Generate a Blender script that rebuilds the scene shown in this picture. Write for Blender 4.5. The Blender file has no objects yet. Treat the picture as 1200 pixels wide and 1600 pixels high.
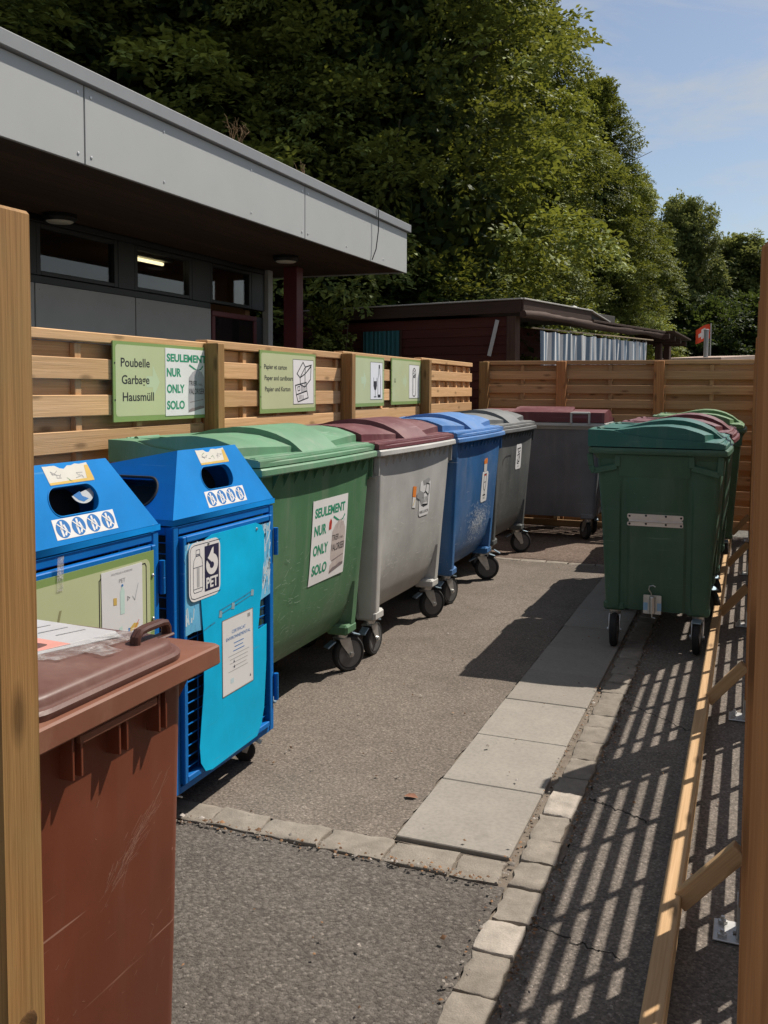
import bpy, bmesh, math, random
import numpy as np
from mathutils import Vector, Matrix
from mathutils.geometry import tessellate_polygon

sc = bpy.context.scene
R = math.radians

# ------------------------------------------------------------------ camera
cam_d = bpy.data.cameras.new('camera')
cam = bpy.data.objects.new('camera', cam_d)
sc.collection.objects.link(cam)
_r = Vector((0.92999361, 0.36753729, 0.00531205))
_u = Vector((-0.02928416, 0.05967769, 0.99778806))
_f = Vector((-0.36640731, 0.92809208, -0.06626289))
cm = Matrix.Identity(4)
for i in range(3):
    cm[i][0], cm[i][1], cm[i][2] = _r[i], _u[i], -_f[i]
cm[0][3], cm[1][3], cm[2][3] = 0.0, 0.0, 1.52
cam.matrix_world = cm
cam_d.sensor_fit = 'HORIZONTAL'
cam_d.sensor_width = 36.0
cam_d.lens = 1452.95 / 1200 * 36
cam_d.shift_y = -96.9 / 1200
cam_d.clip_start = 0.05
cam_d.clip_end = 2000
sc.camera = cam

# ------------------------------------------------------------------ light
SUN = Vector((0.41, 0.62, 1.0)).normalized()
w = bpy.data.worlds.new('World')
sc.world = w
w.use_nodes = True
nt = w.node_tree
nt.nodes.clear()
out = nt.nodes.new('ShaderNodeOutputWorld')
bg = nt.nodes.new('ShaderNodeBackground')
sky = nt.nodes.new('ShaderNodeTexSky')
sky.sky_type = 'NISHITA'
sky.sun_disc = False
sky.sun_elevation = math.asin(SUN.z)
sky.sun_rotation = math.atan2(SUN.x, SUN.y)
sky.air_density = 1.0
sky.dust_density = 0.9
sky.ozone_density = 1.0
tc = nt.nodes.new('ShaderNodeTexCoord')
mp = nt.nodes.new('ShaderNodeMapping')
mp.inputs['Scale'].default_value = (1.5, 1.2, 6.0)
mp.inputs['Location'].default_value = (0.35, 0.2, 0.9)
mp.inputs['Rotation'].default_value = (0.25, 0.1, 0.3)
cn = nt.nodes.new('ShaderNodeTexNoise')
cn.inputs['Scale'].default_value = 2.2
cn.inputs['Detail'].default_value = 7
cn.inputs['Roughness'].default_value = 0.62
cn.inputs['Distortion'].default_value = 0.5
cr = nt.nodes.new('ShaderNodeValToRGB')
cr.color_ramp.elements[0].position = 0.42
cr.color_ramp.elements[0].color = (0.09, 0.09, 0.09, 1)
cr.color_ramp.elements[1].position = 0.70
cr.color_ramp.elements[1].color = (0.8, 0.8, 0.8, 1)
mixc = nt.nodes.new('ShaderNodeMixRGB')
mixc.inputs[2].default_value = (5.7, 5.7, 5.5, 1)
nt.links.new(tc.outputs['Generated'], mp.inputs['Vector'])
nt.links.new(mp.outputs[0], cn.inputs['Vector'])
nt.links.new(cn.outputs['Fac'], cr.inputs[0])
nt.links.new(cr.outputs[0], mixc.inputs[0])
nt.links.new(sky.outputs[0], mixc.inputs[1])
nt.links.new(mixc.outputs[0], bg.inputs[0])
bg.inputs[1].default_value = 0.071
nt.links.new(bg.outputs[0], out.inputs[0])

sd = bpy.data.lights.new('sun', 'SUN')
sd.energy = 4.0
sd.angle = R(0.42)
sd.color = (1.0, 0.93, 0.83)
so = bpy.data.objects.new('sun', sd)
sc.collection.objects.link(so)
so.rotation_euler = SUN.to_track_quat('Z', 'Y').to_euler()
so.location = (8, 12, 20)

sc.view_settings.view_transform = 'Standard'
sc.view_settings.look = 'None'
sc.view_settings.exposure = 0.55
sc.view_settings.gamma = 1.0
sc.view_settings.use_curve_mapping = False
sc.cycles.max_bounces = 8
sc.cycles.transparent_max_bounces = 12
sc.cycles.use_denoising = True

# ------------------------------------------------------------------ materials
MATS = {}


class NT:
    """small wrapper that makes node trees readable"""

    def __init__(s, name):
        s.m = bpy.data.materials.new(name)
        s.m.use_nodes = True
        s.t = s.m.node_tree
        s.b = s.t.nodes['Principled BSDF']
        s.o = s.t.nodes['Material Output']

    def n(s, typ, **kw):
        x = s.t.nodes.new(typ)
        for k, v in kw.items():
            if k in x.inputs:
                x.inputs[k].default_value = v
            else:
                setattr(x, k, v)
        return x

    def l(s, a, b):
        s.t.links.new(a, b)

    def ramp(s, fac, stops):
        r = s.t.nodes.new('ShaderNodeValToRGB')
        e = r.color_ramp.elements
        while len(e) < len(stops):
            e.new(0.5)
        for i, (p, c) in enumerate(stops):
            e[i].position = p
            e[i].color = (c, c, c, 1) if not isinstance(c, tuple) else (*c, 1)
        s.l(fac, r.inputs[0])
        return r.outputs[0]

    def noise(s, vec, scale, detail=4, rough=0.55, dist=0.0):
        x = s.n('ShaderNodeTexNoise', Scale=scale, Detail=detail, Roughness=rough, Distortion=dist)
        if vec is not None:
            s.l(vec, x.inputs['Vector'])
        return x.outputs['Fac']

    def mapv(s, vec, scale=(1, 1, 1), rot=(0, 0, 0), loc=(0, 0, 0)):
        x = s.n('ShaderNodeMapping')
        x.inputs['Scale'].default_value = scale
        x.inputs['Rotation'].default_value = rot
        x.inputs['Location'].default_value = loc
        s.l(vec, x.inputs['Vector'])
        return x.outputs[0]

    def mix(s, fac, a, b, typ='MIX'):
        x = s.t.nodes.new('ShaderNodeMixRGB')
        x.blend_type = typ
        for i, v in ((0, fac), (1, a), (2, b)):
            if isinstance(v, (int, float)):
                x.inputs[i].default_value = v if i == 0 else (v, v, v, 1)
            elif isinstance(v, tuple):
                x.inputs[i].default_value = (*v, 1)
            else:
                s.l(v, x.inputs[i])
        return x.outputs[0]

    def math(s, op, a, b=0.0):
        x = s.t.nodes.new('ShaderNodeMath')
        x.operation = op
        for i, v in enumerate((a, b)):
            if isinstance(v, (int, float)):
                x.inputs[i].default_value = v
            else:
                s.l(v, x.inputs[i])
        return x.outputs[0]

    def bump(s, h, strength=0.3, dist=0.01):
        x = s.n('ShaderNodeBump', Strength=strength, Distance=dist)
        s.l(h, x.inputs['Height'])
        s.l(x.outputs[0], s.b.inputs['Normal'])
        return x

    def objvec(s, jitter=True):
        t = s.n('ShaderNodeTexCoord')
        if not jitter:
            return t.outputs['Object']
        oi = s.n('ShaderNodeObjectInfo')
        a = s.n('ShaderNodeVectorMath', operation='SCALE')
        a.inputs[0].default_value = (13.0, 7.0, 5.0)
        s.l(oi.outputs['Random'], a.inputs['Scale'])
        b = s.n('ShaderNodeVectorMath', operation='ADD')
        s.l(t.outputs['Object'], b.inputs[0])
        s.l(a.outputs[0], b.inputs[1])
        return b.outputs[0]

    def tint(s):
        return s.n('ShaderNodeAttribute', attribute_name='tint').outputs['Fac']


def plain(name, col, rough=0.6, metal=0.0, var=0.12, bump=0.05, scale=18.0, spec=0.4):
    if name in MATS:
        return MATS[name]
    k = NT(name)
    v = k.objvec()
    f = k.noise(v, scale, 5)
    f2 = k.noise(v, scale * 0.12, 3)
    f = k.math('ADD', k.math('MULTIPLY', f, 0.5), k.math('MULTIPLY', f2, 0.5))
    lo = tuple(c * (1 - var) for c in col)
    hi = tuple(min(1, c * (1 + var)) for c in col)
    k.l(k.ramp(f, [(0.3, lo), (0.7, hi)]), k.b.inputs['Base Color'])
    k.b.inputs['Roughness'].default_value = rough
    k.b.inputs['Metallic'].default_value = metal
    k.b.inputs['Specular IOR Level'].default_value = spec
    if bump:
        k.bump(f, bump, 0.004)
    MATS[name] = k.m
    return k.m


def plastic(name, col, rough=0.42, scratch=0.5, scol=None, dust=0.25, dustcol=(0.33, 0.30, 0.26), spec=0.4, streak=1.0):
    """moulded bin plastic: mottled, with pale scratches and rubbed dirt"""
    if name in MATS:
        return MATS[name]
    k = NT(name)
    v = k.objvec()
    f = k.noise(v, 3.0, 6, 0.6)
    base = k.ramp(f, [(0.3, tuple(c * 0.82 for c in col)), (0.72, tuple(min(1, c * 1.16) for c in col))])
    # long thin scratches in two directions
    sv = None
    for rot, sc_, th in (((0.5, 0.3, 0.2), (1.6, 1.6, 60), 0.69), ((-0.7, 0.2, 0.6), (2.2, 2.2, 85), 0.70)):
        a = k.noise(k.mapv(v, sc_, rot), 1.0, 3, 0.6)
        a = k.ramp(a, [(th - 0.03, 0.0), (th, 1.0)])
        b = k.noise(k.mapv(v, (1, 1, 1), rot, (3, 1, 2)), 2.6, 3, 0.6)
        b = k.ramp(b, [(0.5, 0.0), (0.62, 1.0)])
        a = k.math('MULTIPLY', a, b)
        sv = a if sv is None else k.math('MAXIMUM', sv, a)
    # little white nicks
    vo = k.n('ShaderNodeTexVoronoi', Scale=26.0)
    k.l(v, vo.inputs['Vector'])
    nick = k.ramp(vo.outputs['Distance'], [(0.06, 1.0), (0.10, 0.0)])
    nb = k.ramp(k.noise(v, 4.5, 2), [(0.55, 0.0), (0.62, 1.0)])
    sv = k.math('MAXIMUM', sv, k.math('MULTIPLY', nick, nb))
    s_ = scol or tuple(min(0.8, c * 1.3 + 0.22) for c in col)
    base = k.mix(k.math('MULTIPLY', sv, scratch), base, s_)
    d = k.noise(k.mapv(v, (1, 1, 0.45)), 2.3, 7, 0.68)
    d = k.ramp(d, [(0.5, 0.0), (0.75, 1.0)])
    base = k.mix(k.math('MULTIPLY', d, dust), base, dustcol)
    # run-down streaks
    d2 = k.noise(k.mapv(v, (14, 14, 0.9)), 1.0, 4, 0.6)
    d2 = k.ramp(d2, [(0.54, 0.0), (0.74, 1.0)])
    base = k.mix(k.math('MULTIPLY', d2, dust * 0.75 * streak), base, dustcol)
    k.l(base, k.b.inputs['Base Color'])
    rr = k.math('ADD', k.math('MULTIPLY', f, 0.25), rough - 0.1)
    k.l(k.math('ADD', rr, k.math('MULTIPLY', d, 0.2)), k.b.inputs['Roughness'])
    k.b.inputs['Specular IOR Level'].default_value = spec
    fine = k.noise(v, 160.0, 2)
    k.bump(k.math('ADD', k.math('MULTIPLY', fine, 0.25), k.math('MULTIPLY', f, 0.8)), 0.12, 0.004)
    MATS[name] = k.m
    return k.m


def wood(name, col, dark, rough=0.7, grain=1.0, knots=True, var=0.25, green=0.0):
    """sawn softwood; UV runs in metres with u along the grain"""
    if name in MATS:
        return MATS[name]
    k = NT(name)
    uv = k.n('ShaderNodeTexCoord').outputs['UV']
    t = k.tint()
    g1 = k.noise(k.mapv(uv, (1.1, 34, 1)), 1.6 * grain, 6, 0.6, 0.7)
    g2 = k.noise(k.mapv(uv, (3.0, 190, 1)), 1.0 * grain, 4, 0.6)
    big = k.noise(k.mapv(uv, (1.6, 7, 1)), 1.3, 4, 0.6)
    f = k.math('ADD', k.math('MULTIPLY', g1, 0.6), k.math('MULTIPLY', g2, 0.4))
    mid = tuple((a + b) / 2 for a, b in zip(col, dark))
    c = k.ramp(f, [(0.34, dark), (0.5, mid), (0.66, col)])
    c = k.mix(k.math('MULTIPLY', k.ramp(big, [(0.42, 0.0), (0.72, 1.0)]), 0.4), c, tuple(x * 0.72 for x in col), 'MIX')
    if green:
        gn = k.ramp(k.noise(k.mapv(uv, (2, 5, 1)), 1.7, 4), [(0.45, 0.0), (0.7, 1.0)])
        c = k.mix(k.math('MULTIPLY', gn, green), c, (0.21, 0.22, 0.10))
    if knots:
        vo = k.n('ShaderNodeTexVoronoi', Scale=1.0)
        vo.voronoi_dimensions = '2D'
        vo.inputs['Randomness'].default_value = 1.0
        k.l(k.mapv(uv, (3.1, 9.5, 1)), vo.inputs['Vector'])
        kn = k.ramp(vo.outputs['Distance'], [(0.06, 1.0), (0.17, 0.0)])
        gate = k.ramp(vo.outputs['Color'], [(0.52, 0.0), (0.56, 1.0)])
        kn = k.math('MULTIPLY', kn, gate)
        c = k.mix(k.math('MULTIPLY', kn, 0.72), c, tuple(x * 0.42 for x in dark))
    tv = k.ramp(t, [(0.0, 1 - var), (1.0, 1 + var * 0.4)])
    c = k.mix(1.0, c, tv, 'MULTIPLY')
    k.l(c, k.b.inputs['Base Color'])
    k.b.inputs['Roughness'].default_value = rough
    k.b.inputs['Specular IOR Level'].default_value = 0.25
    k.bump(f, 0.6, 0.004)
    MATS[name] = k.m
    return k.m


def asphalt(name, col, stone, scale=1.0, bump=1.0, stain=(0.35, 0.3, 0.26)):
    if name in MATS:
        return MATS[name]
    k = NT(name)
    v = k.objvec(False)
    big = k.noise(v, 0.9, 5, 0.6)
    mid = k.noise(v, 6.0, 5, 0.65)
    vo = k.n('ShaderNodeTexVoronoi', Scale=120.0 * scale)
    k.l(v, vo.inputs['Vector'])
    vo2 = k.n('ShaderNodeTexVoronoi', Scale=55.0 * scale)
    k.l(k.mapv(v, (1, 1, 1), (0, 0, 0.7)), vo2.inputs['Vector'])
    cell = k.n('ShaderNodeSeparateColor')
    k.l(vo.outputs['Color'], cell.inputs[0])
    lo = tuple(c * 0.72 for c in col)
    hi = tuple(c * 1.22 for c in col)
    base = k.ramp(cell.outputs[0], [(0.0, lo), (0.80, hi), (0.93, stone), (1.0, tuple(min(1, c * 1.35) for c in stone))])
    pit = k.ramp(vo2.outputs['Distance'], [(0.30, 1.0), (0.70, 0.62)])
    base = k.mix(0.7, base, pit, 'MULTIPLY')
    m = k.ramp(k.math('ADD', k.math('MULTIPLY', big, 0.65), k.math('MULTIPLY', mid, 0.35)), [(0.30, 0.74), (0.5, 1.0), (0.70, 1.22)])
    base = k.mix(1.0, base, m, 'MULTIPLY')
    st = k.ramp(k.noise(v, 2.3, 5, 0.7), [(0.56, 0.0), (0.76, 0.6)])
    base = k.mix(k.math('MULTIPLY', st, 0.45), base, tuple(c * 1.35 for c in col))
    oil = k.ramp(k.noise(k.mapv(v, (1, 1, 1), (0, 0, 0), (7, 3, 0)), 1.6, 6, 0.7), [(0.62, 0.0), (0.72, 1.0)])
    base = k.mix(k.math('MULTIPLY', oil, 0.40), base, tuple(c * 0.45 for c in col))
    k.l(base, k.b.inputs['Base Color'])
    k.b.inputs['Roughness'].default_value = 0.92
    k.b.inputs['Specular IOR Level'].default_value = 0.2
    h = k.math('ADD', k.math('MULTIPLY', vo.outputs['Distance'], -0.6), k.math('MULTIPLY', vo2.outputs['Distance'], -0.8))
    h = k.math('ADD', h, k.math('MULTIPLY', k.noise(v, 300 * scale, 3), 0.7))
    k.bump(h, 0.6 * bump, 0.008)
    MATS[name] = k.m
    return k.m


def stone(name, col, var=0.3, scale=9.0, rough=0.85, bump=0.4):
    if name in MATS:
        return MATS[name]
    k = NT(name)
    v = k.objvec(False)
    f = k.noise(v, scale, 8, 0.65)
    f2 = k.noise(v, scale * 14, 3, 0.6)
    t = k.tint()
    c = k.ramp(f, [(0.3, tuple(x * (1 - var) for x in col)), (0.7, tuple(min(1, x * (1 + var * 0.6)) for x in col))])
    sp = k.ramp(f2, [(0.35, 0.90), (0.6, 1.04)])
    c = k.mix(1.0, c, sp, 'MULTIPLY')
    spot = k.ramp(k.noise(v, scale * 0.9, 3), [(0.66, 0.0), (0.72, 1.0)])
    c = k.mix(k.math('MULTIPLY', spot, 0.25), c, tuple(x * 0.5 for x in col))
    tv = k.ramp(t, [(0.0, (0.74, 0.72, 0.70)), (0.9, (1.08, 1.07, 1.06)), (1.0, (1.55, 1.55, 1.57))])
    c = k.mix(1.0, c, tv, 'MULTIPLY')
    k.l(c, k.b.inputs['Base Color'])
    k.b.inputs['Roughness'].default_value = rough
    k.b.inputs['Specular IOR Level'].default_value = 0.25
    k.bump(k.math('ADD', f, k.math('MULTIPLY', f2, 0.4)), bump, 0.01)
    MATS[name] = k.m
    return k.m


def leafmat(name, c0, c1, trans, tmix=0.35):
    if name in MATS:
        return MATS[name]
    k = NT(name)
    t = k.tint()
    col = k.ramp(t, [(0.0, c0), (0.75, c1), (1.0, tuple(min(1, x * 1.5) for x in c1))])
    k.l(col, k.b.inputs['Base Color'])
    k.b.inputs['Roughness'].default_value = 0.62
    k.b.inputs['Specular IOR Level'].default_value = 0.2
    tr = k.n('ShaderNodeBsdfTranslucent')
    tcol = k.ramp(t, [(0.0, tuple(x * 0.6 for x in trans)), (1.0, trans)])
    k.l(tcol, tr.inputs['Color'])
    mx = k.n('ShaderNodeMixShader')
    mx.inputs[0].default_value = tmix
    k.l(k.b.outputs[0], mx.inputs[1])
    k.l(tr.outputs[0], mx.inputs[2])
    k.l(mx.outputs[0], k.o.inputs['Surface'])
    MATS[name] = k.m
    return k.m


def glassmat(name, tint=(0.75, 0.78, 0.8)):
    if name in MATS:
        return MATS[name]
    k = NT(name)
    tr = k.n('ShaderNodeBsdfTransparent')
    tr.inputs[0].default_value = (*tint, 1)
    gl = k.n('ShaderNodeBsdfGlossy')
    gl.inputs['Roughness'].default_value = 0.015
    lw = k.n('ShaderNodeLayerWeight', Blend=0.5)
    fr = k.math('ADD', k.math('MULTIPLY', k.math('POWER', lw.outputs['Facing'], 4.0), 0.9), 0.06)
    mx = k.n('ShaderNodeMixShader')
    k.l(fr, mx.inputs[0])
    k.l(tr.outputs[0], mx.inputs[1])
    k.l(gl.outputs[0], mx.inputs[2])
    k.l(mx.outputs[0], k.o.inputs['Surface'])
    MATS[name] = k.m
    return k.m


def clearfilm(name, fac=0.3):
    if name in MATS:
        return MATS[name]
    k = NT(name)
    tr = k.n('ShaderNodeBsdfTransparent')
    k.b.inputs['Base Color'].default_value = (0.62, 0.6, 0.58, 1)
    k.b.inputs['Roughness'].default_value = 0.2
    v = k.objvec()
    f = k.noise(v, 22, 5, 0.6, 1.5)
    f = k.ramp(f, [(0.4, fac * 0.4), (0.7, min(1.0, fac * 2.2))])
    mx = k.n('ShaderNodeMixShader')
    k.l(f, mx.inputs[0])
    k.l(tr.outputs[0], mx.inputs[1])
    k.l(k.b.outputs[0], mx.inputs[2])
    k.l(mx.outputs[0], k.o.inputs['Surface'])
    k.bump(k.noise(v, 45, 4, 0.6, 2.0), 0.6, 0.01)
    MATS[name] = k.m
    return k.m


def emit(name, col, strength):
    k = NT(name)
    k.b.inputs['Emission Color'].default_value = (*col, 1)
    k.b.inputs['Emission Strength'].default_value = strength
    k.b.inputs['Base Color'].default_value = (*col, 1)
    return k.m


# ------------------------------------------------------------------ mesh builder
RNG = random.Random(7)
X, Y, Z = Vector((1, 0, 0)), Vector((0, 1, 0)), Vector((0, 0, 1))


class MB:
    def __init__(s, seed=0):
        s.v, s.f, s.m, s.uv, s.t, s.s = [], [], [], [], [], []
        s.T = None
        s.rng = random.Random(seed)

    def add(s, verts, faces, mat=0, grain=None, off=None, tint=0.5, smooth=True):
        b = len(s.v)
        vs = [Vector(p) for p in verts]
        if grain is None:
            grain = Z
        g = Vector(grain).normalized()
        if off is None:
            off = (s.rng.uniform(0, 40), s.rng.uniform(0, 40))
        for f in faces:
            n = Vector((0, 0, 0))
            for i in range(len(f)):
                a, c = vs[f[i]], vs[f[(i + 1) % len(f)]]
                n += a.cross(c)
            n = n.normalized() if n.length > 1e-12 else Z
            h = n.cross(g)
            if h.length < 0.3:
                h = n.orthogonal()
            h.normalize()
            gg = g if abs(n.dot(g)) < 0.9 else n.cross(h)
            s.uv.append([(vs[i].dot(gg) + off[0], vs[i].dot(h) + off[1]) for i in f])
            s.f.append(tuple(b + i for i in f))
            s.m.append(mat)
            s.t.append(tint)
            s.s.append(smooth)
        if s.T is not None:
            vs = [s.T @ p for p in vs]
            if s.T.determinant() < 0:
                for i in range(len(s.f) - len(faces), len(s.f)):
                    s.f[i] = s.f[i][::-1]
                    s.uv[i] = s.uv[i][::-1]
        s.v.extend(vs)

    def box(s, c, size, rot=None, bev=0.003, mat=0, grain=None, tint=None):
        """box centred at c; chamfered edges"""
        hx, hy, hz = (d / 2 for d in size)
        b = min(bev, hx * 0.9, hy * 0.9, hz * 0.9)
        vs, idx = [], {}
        for sx in (-1, 1):
            for sy in (-1, 1):
                for sz in (-1, 1):
                    for ax in range(3):
                        p = [sx * hx, sy * hy, sz * hz]
                        for o in range(3):
                            if o != ax:
                                p[o] -= (sx, sy, sz)[o] * b
                        idx[(sx, sy, sz, ax)] = len(vs)
                        vs.append(Vector(p))
        F = []
        for ax in range(3):
            o1, o2 = [(1, 2), (2, 0), (0, 1)][ax]
            for sg in (-1, 1):
                q = []
                for a, c2 in ((-1, -1), (1, -1), (1, 1), (-1, 1)):
                    k = [0, 0, 0]
                    k[ax], k[o1], k[o2] = sg, a, c2
                    q.append(idx[(*k, ax)])
                F.append(q if sg > 0 else q[::-1])
        for ax in range(3):
            o1, o2 = [(1, 2), (2, 0), (0, 1)][ax]
            for a in (-1, 1):
                for c2 in (-1, 1):
                    k0, k1 = [0, 0, 0], [0, 0, 0]
                    k0[ax], k0[o1], k0[o2] = -1, a, c2
                    k1[ax], k1[o1], k1[o2] = 1, a, c2
                    q = [idx[(*k0, o1)], idx[(*k1, o1)], idx[(*k1, o2)], idx[(*k0, o2)]]
                    F.append(q if a * c2 < 0 else q[::-1])
        for sx in (-1, 1):
            for sy in (-1, 1):
                for sz in (-1, 1):
                    q = [idx[(sx, sy, sz, ax)] for ax in range(3)]
                    F.append(q if sx * sy * sz > 0 else q[::-1])
        if grain is None:
            m = max(range(3), key=lambda i: size[i])
            grain = (X, Y, Z)[m]
        M = Matrix.Translation(Vector(c))
        if rot is not None:
            M = M @ (rot if isinstance(rot, Matrix) else Matrix.Rotation(rot[1], 4, rot[0]))
        g = (M.to_3x3() @ Vector(grain))
        if tint is None:
            tint = s.rng.random()
        s.add([M @ p for p in vs], F, mat, g, None, tint)

    def bar(s, p0, p1, wd, ht, up=Z, **kw):
        """rectangular bar from p0 to p1"""
        p0, p1 = Vector(p0), Vector(p1)
        d = p1 - p0
        L = d.length
        d.normalize()
        side = d.cross(Vector(up))
        if side.length < 1e-4:
            side = d.orthogonal()
        side.normalize()
        u = side.cross(d)
        M = Matrix.Identity(4)
        for i in range(3):
            M[i][0], M[i][1], M[i][2] = d[i], side[i], u[i]
        s.box((p0 + p1) / 2, (L, wd, ht), rot=M, grain=X, **kw)

    def tube(s, pts, r, n=8, mat=0, caps=True, tint=0.5):
        pts = [Vector(p) for p in pts]
        rs = r if isinstance(r, (list, tuple)) else [r] * len(pts)
        vs, fs = [], []
        ref = None
        for i, p in enumerate(pts):
            d = (pts[min(i + 1, len(pts) - 1)] - pts[max(i - 1, 0)]).normalized()
            if ref is None:
                ref = d.orthogonal().normalized()
            ref = (ref - d * ref.dot(d))
            ref = ref.normalized() if ref.length > 1e-5 else d.orthogonal().normalized()
            b = d.cross(ref)
            for j in range(n):
                a = 2 * math.pi * j / n
                vs.append(p + (ref * math.cos(a) + b * math.sin(a)) * rs[i])
        for i in range(len(pts) - 1):
            for j in range(n):
                fs.append((i * n + j, i * n + (j + 1) % n, (i + 1) * n + (j + 1) % n, (i + 1) * n + j))
        if caps:
            fs.append(tuple(range(n))[::-1])
            fs.append(tuple((len(pts) - 1) * n + j for j in range(n)))
        d = pts[-1] - pts[0]
        s.add(vs, fs, mat, d if d.length > 0 else Z, None, tint)

    def lathe(s, prof, c, ax=Z, n=24, mat=0, tint=0.5):
        """prof: list of (r, h) along axis ax"""
        ax = Vector(ax).normalized()
        a = ax.orthogonal().normalized()
        b = ax.cross(a)
        c = Vector(c)
        vs, fs = [], []
        for r, h in prof:
            for j in range(n):
                t = 2 * math.pi * j / n
                vs.append(c + ax * h + (a * math.cos(t) + b * math.sin(t)) * r)
        for i in range(len(prof) - 1):
            for j in range(n):
                fs.append((i * n + j, i * n + (j + 1) % n, (i + 1) * n + (j + 1) % n, (i + 1) * n + j))
        fs.append(tuple(range(n))[::-1])
        fs.append(tuple((len(prof) - 1) * n + j for j in range(n)))
        s.add(vs, fs, mat, ax, None, tint)

    def loft(s, loops, mat=0, cap0=True, cap1=True, grain=Z, tint=0.5):
        n = len(loops[0])
        vs = [Vector(p) for l in loops for p in l]
        fs = []
        for i in range(len(loops) - 1):
            for j in range(n):
                fs.append((i * n + j, i * n + (j + 1) % n, (i + 1) * n + (j + 1) % n, (i + 1) * n + j))
        if cap0:
            fs.append(tuple(range(n))[::-1])
        if cap1:
            fs.append(tuple((len(loops) - 1) * n + j for j in range(n)))
        s.add(vs, fs, mat, grain, None, tint)

    def prism(s, poly, fn, th, mat=0, grain=None, tint=0.5, sidemat=None):
        """2D polygon (ccw, may be concave); fn(u, v, e) -> point with e along the normal; thickness th"""
        n = len(poly)
        tris = tessellate_polygon([[Vector((p[0], p[1], 0)) for p in poly]])
        vs = [fn(p[0], p[1], th) for p in poly] + [fn(p[0], p[1], 0.0) for p in poly]
        area = sum(poly[i][0] * poly[(i + 1) % n][1] - poly[(i + 1) % n][0] * poly[i][1] for i in range(n))
        top, bot = [], []
        for a, b, c in tris:
            ar = (poly[b][0] - poly[a][0]) * (poly[c][1] - poly[a][1]) - (poly[c][0] - poly[a][0]) * (poly[b][1] - poly[a][1])
            t = (a, b, c) if ar > 0 else (a, c, b)
            top.append(t)
            bot.append(tuple(n + i for i in t[::-1]))
        side = []
        for i in range(n):
            j = (i + 1) % n
            q = (n + i, n + j, j, i)
            side.append(q if area > 0 else q[::-1])
        s.add(vs, top + bot, mat, grain, None, tint, smooth=False)
        s.add(vs, side, mat if sidemat is None else sidemat, grain, None, tint, smooth=False)

    def flat(s, poly, fn, e, mat=0, tint=0.5):
        n = len(poly)
        tris = tessellate_polygon([[Vector((p[0], p[1], 0)) for p in poly]])
        fs = []
        for a, b, c in tris:
            ar = (poly[b][0] - poly[a][0]) * (poly[c][1] - poly[a][1]) - (poly[c][0] - poly[a][0]) * (poly[b][1] - poly[a][1])
            fs.append((a, b, c) if ar > 0 else (a, c, b))
        s.add([fn(p[0], p[1], e) for p in poly], fs, mat, None, None, tint, smooth=False)

    def stroke(s, pts, wd, fn, e, mat=0, closed=False):
        pts = [Vector((p[0], p[1])) for p in pts]
        if closed:
            pts = pts + [pts[0]]
        for a, b in zip(pts[:-1], pts[1:]):
            d = b - a
            if d.length < 1e-6:
                continue
            d.normalize()
            nrm = Vector((-d.y, d.x)) * wd / 2
            a2, b2 = a - d * wd * 0.4, b + d * wd * 0.4
            s.flat([a2 - nrm, b2 - nrm, b2 + nrm, a2 + nrm], fn, e, mat)

    def text(s, body, u, v, width, cap, fn, e, mat=0, bold=0.0, rot=0.0):
        """text with its baseline left end at (u, v), fitted to a width and cap height"""
        vs, fs = glyphs(body, bold)
        x0 = min(p[0] for p in vs)
        x1 = max(p[0] for p in vs)
        kx = width / (x1 - x0)
        ky = cap / 0.70
        ca, sa = math.cos(rot), math.sin(rot)
        P = []
        for p in vs:
            a, b = (p[0] - x0) * kx, p[1] * ky
            P.append(fn(u + a * ca - b * sa, v + a * sa + b * ca, e))
        s.add(P, fs, mat, None, None, 0.5, smooth=False)

    def build(s, name, mats, parent=None, angle=35, loc=None):
        me = bpy.data.meshes.new(name)
        me.from_pydata([tuple(p) for p in s.v], [], s.f)
        if not isinstance(mats, (list, tuple)):
            mats = [mats]
        for m in mats:
            me.materials.append(m)
        n = len(s.f)
        me.polygons.foreach_set('material_index', s.m)
        me.polygons.foreach_set('use_smooth', s.s)
        l = me.uv_layers.new(name='UVMap')
        l.data.foreach_set('uv', [c for f in s.uv for p in f for c in p])
        a = me.attributes.new('tint', 'FLOAT', 'FACE')
        a.data.foreach_set('value', s.t)
        me.update()
        if angle is not None:
            me.set_sharp_from_angle(angle=R(angle))
        return link(name, me, parent, loc)


_gl = {}


def glyphs(body, bold):
    key = (body, bold)
    if key not in _gl:
        cu = bpy.data.curves.new('lettering', 'FONT')
        cu.body = body
        cu.offset = bold
        cu.resolution_u = 4
        o = bpy.data.objects.new('lettering', cu)
        sc.collection.objects.link(o)
        dg = bpy.context.evaluated_depsgraph_get()
        me = bpy.data.meshes.new_from_object(o.evaluated_get(dg))
        vs = [(v.co.x, v.co.y) for v in me.vertices]
        fs = []
        for p in me.polygons:
            q = list(p.vertices)
            ar = sum(vs[q[i]][0] * vs[q[(i + 1) % len(q)]][1] - vs[q[(i + 1) % len(q)]][0] * vs[q[i]][1] for i in range(len(q)))
            fs.append(tuple(q if ar > 0 else q[::-1]))
        _gl[key] = (vs, fs)
        bpy.data.objects.remove(o)
        bpy.data.curves.remove(cu)
        bpy.data.meshes.remove(me)
    return _gl[key]


def link(name, me, parent=None, loc=None):
    o = bpy.data.objects.new(name, me)
    sc.collection.objects.link(o)
    if parent is not None:
        o.parent = parent
    if loc is not None:
        o.location = loc
    return o


def thing(name, label, cat, loc=(0, 0, 0), rz=0.0, group=None):
    o = bpy.data.objects.new(name, None)
    o.empty_display_size = 0.2
    sc.collection.objects.link(o)
    o.location = loc
    o.rotation_euler = (0, 0, rz)
    return tag(o, label, cat, group)


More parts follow.
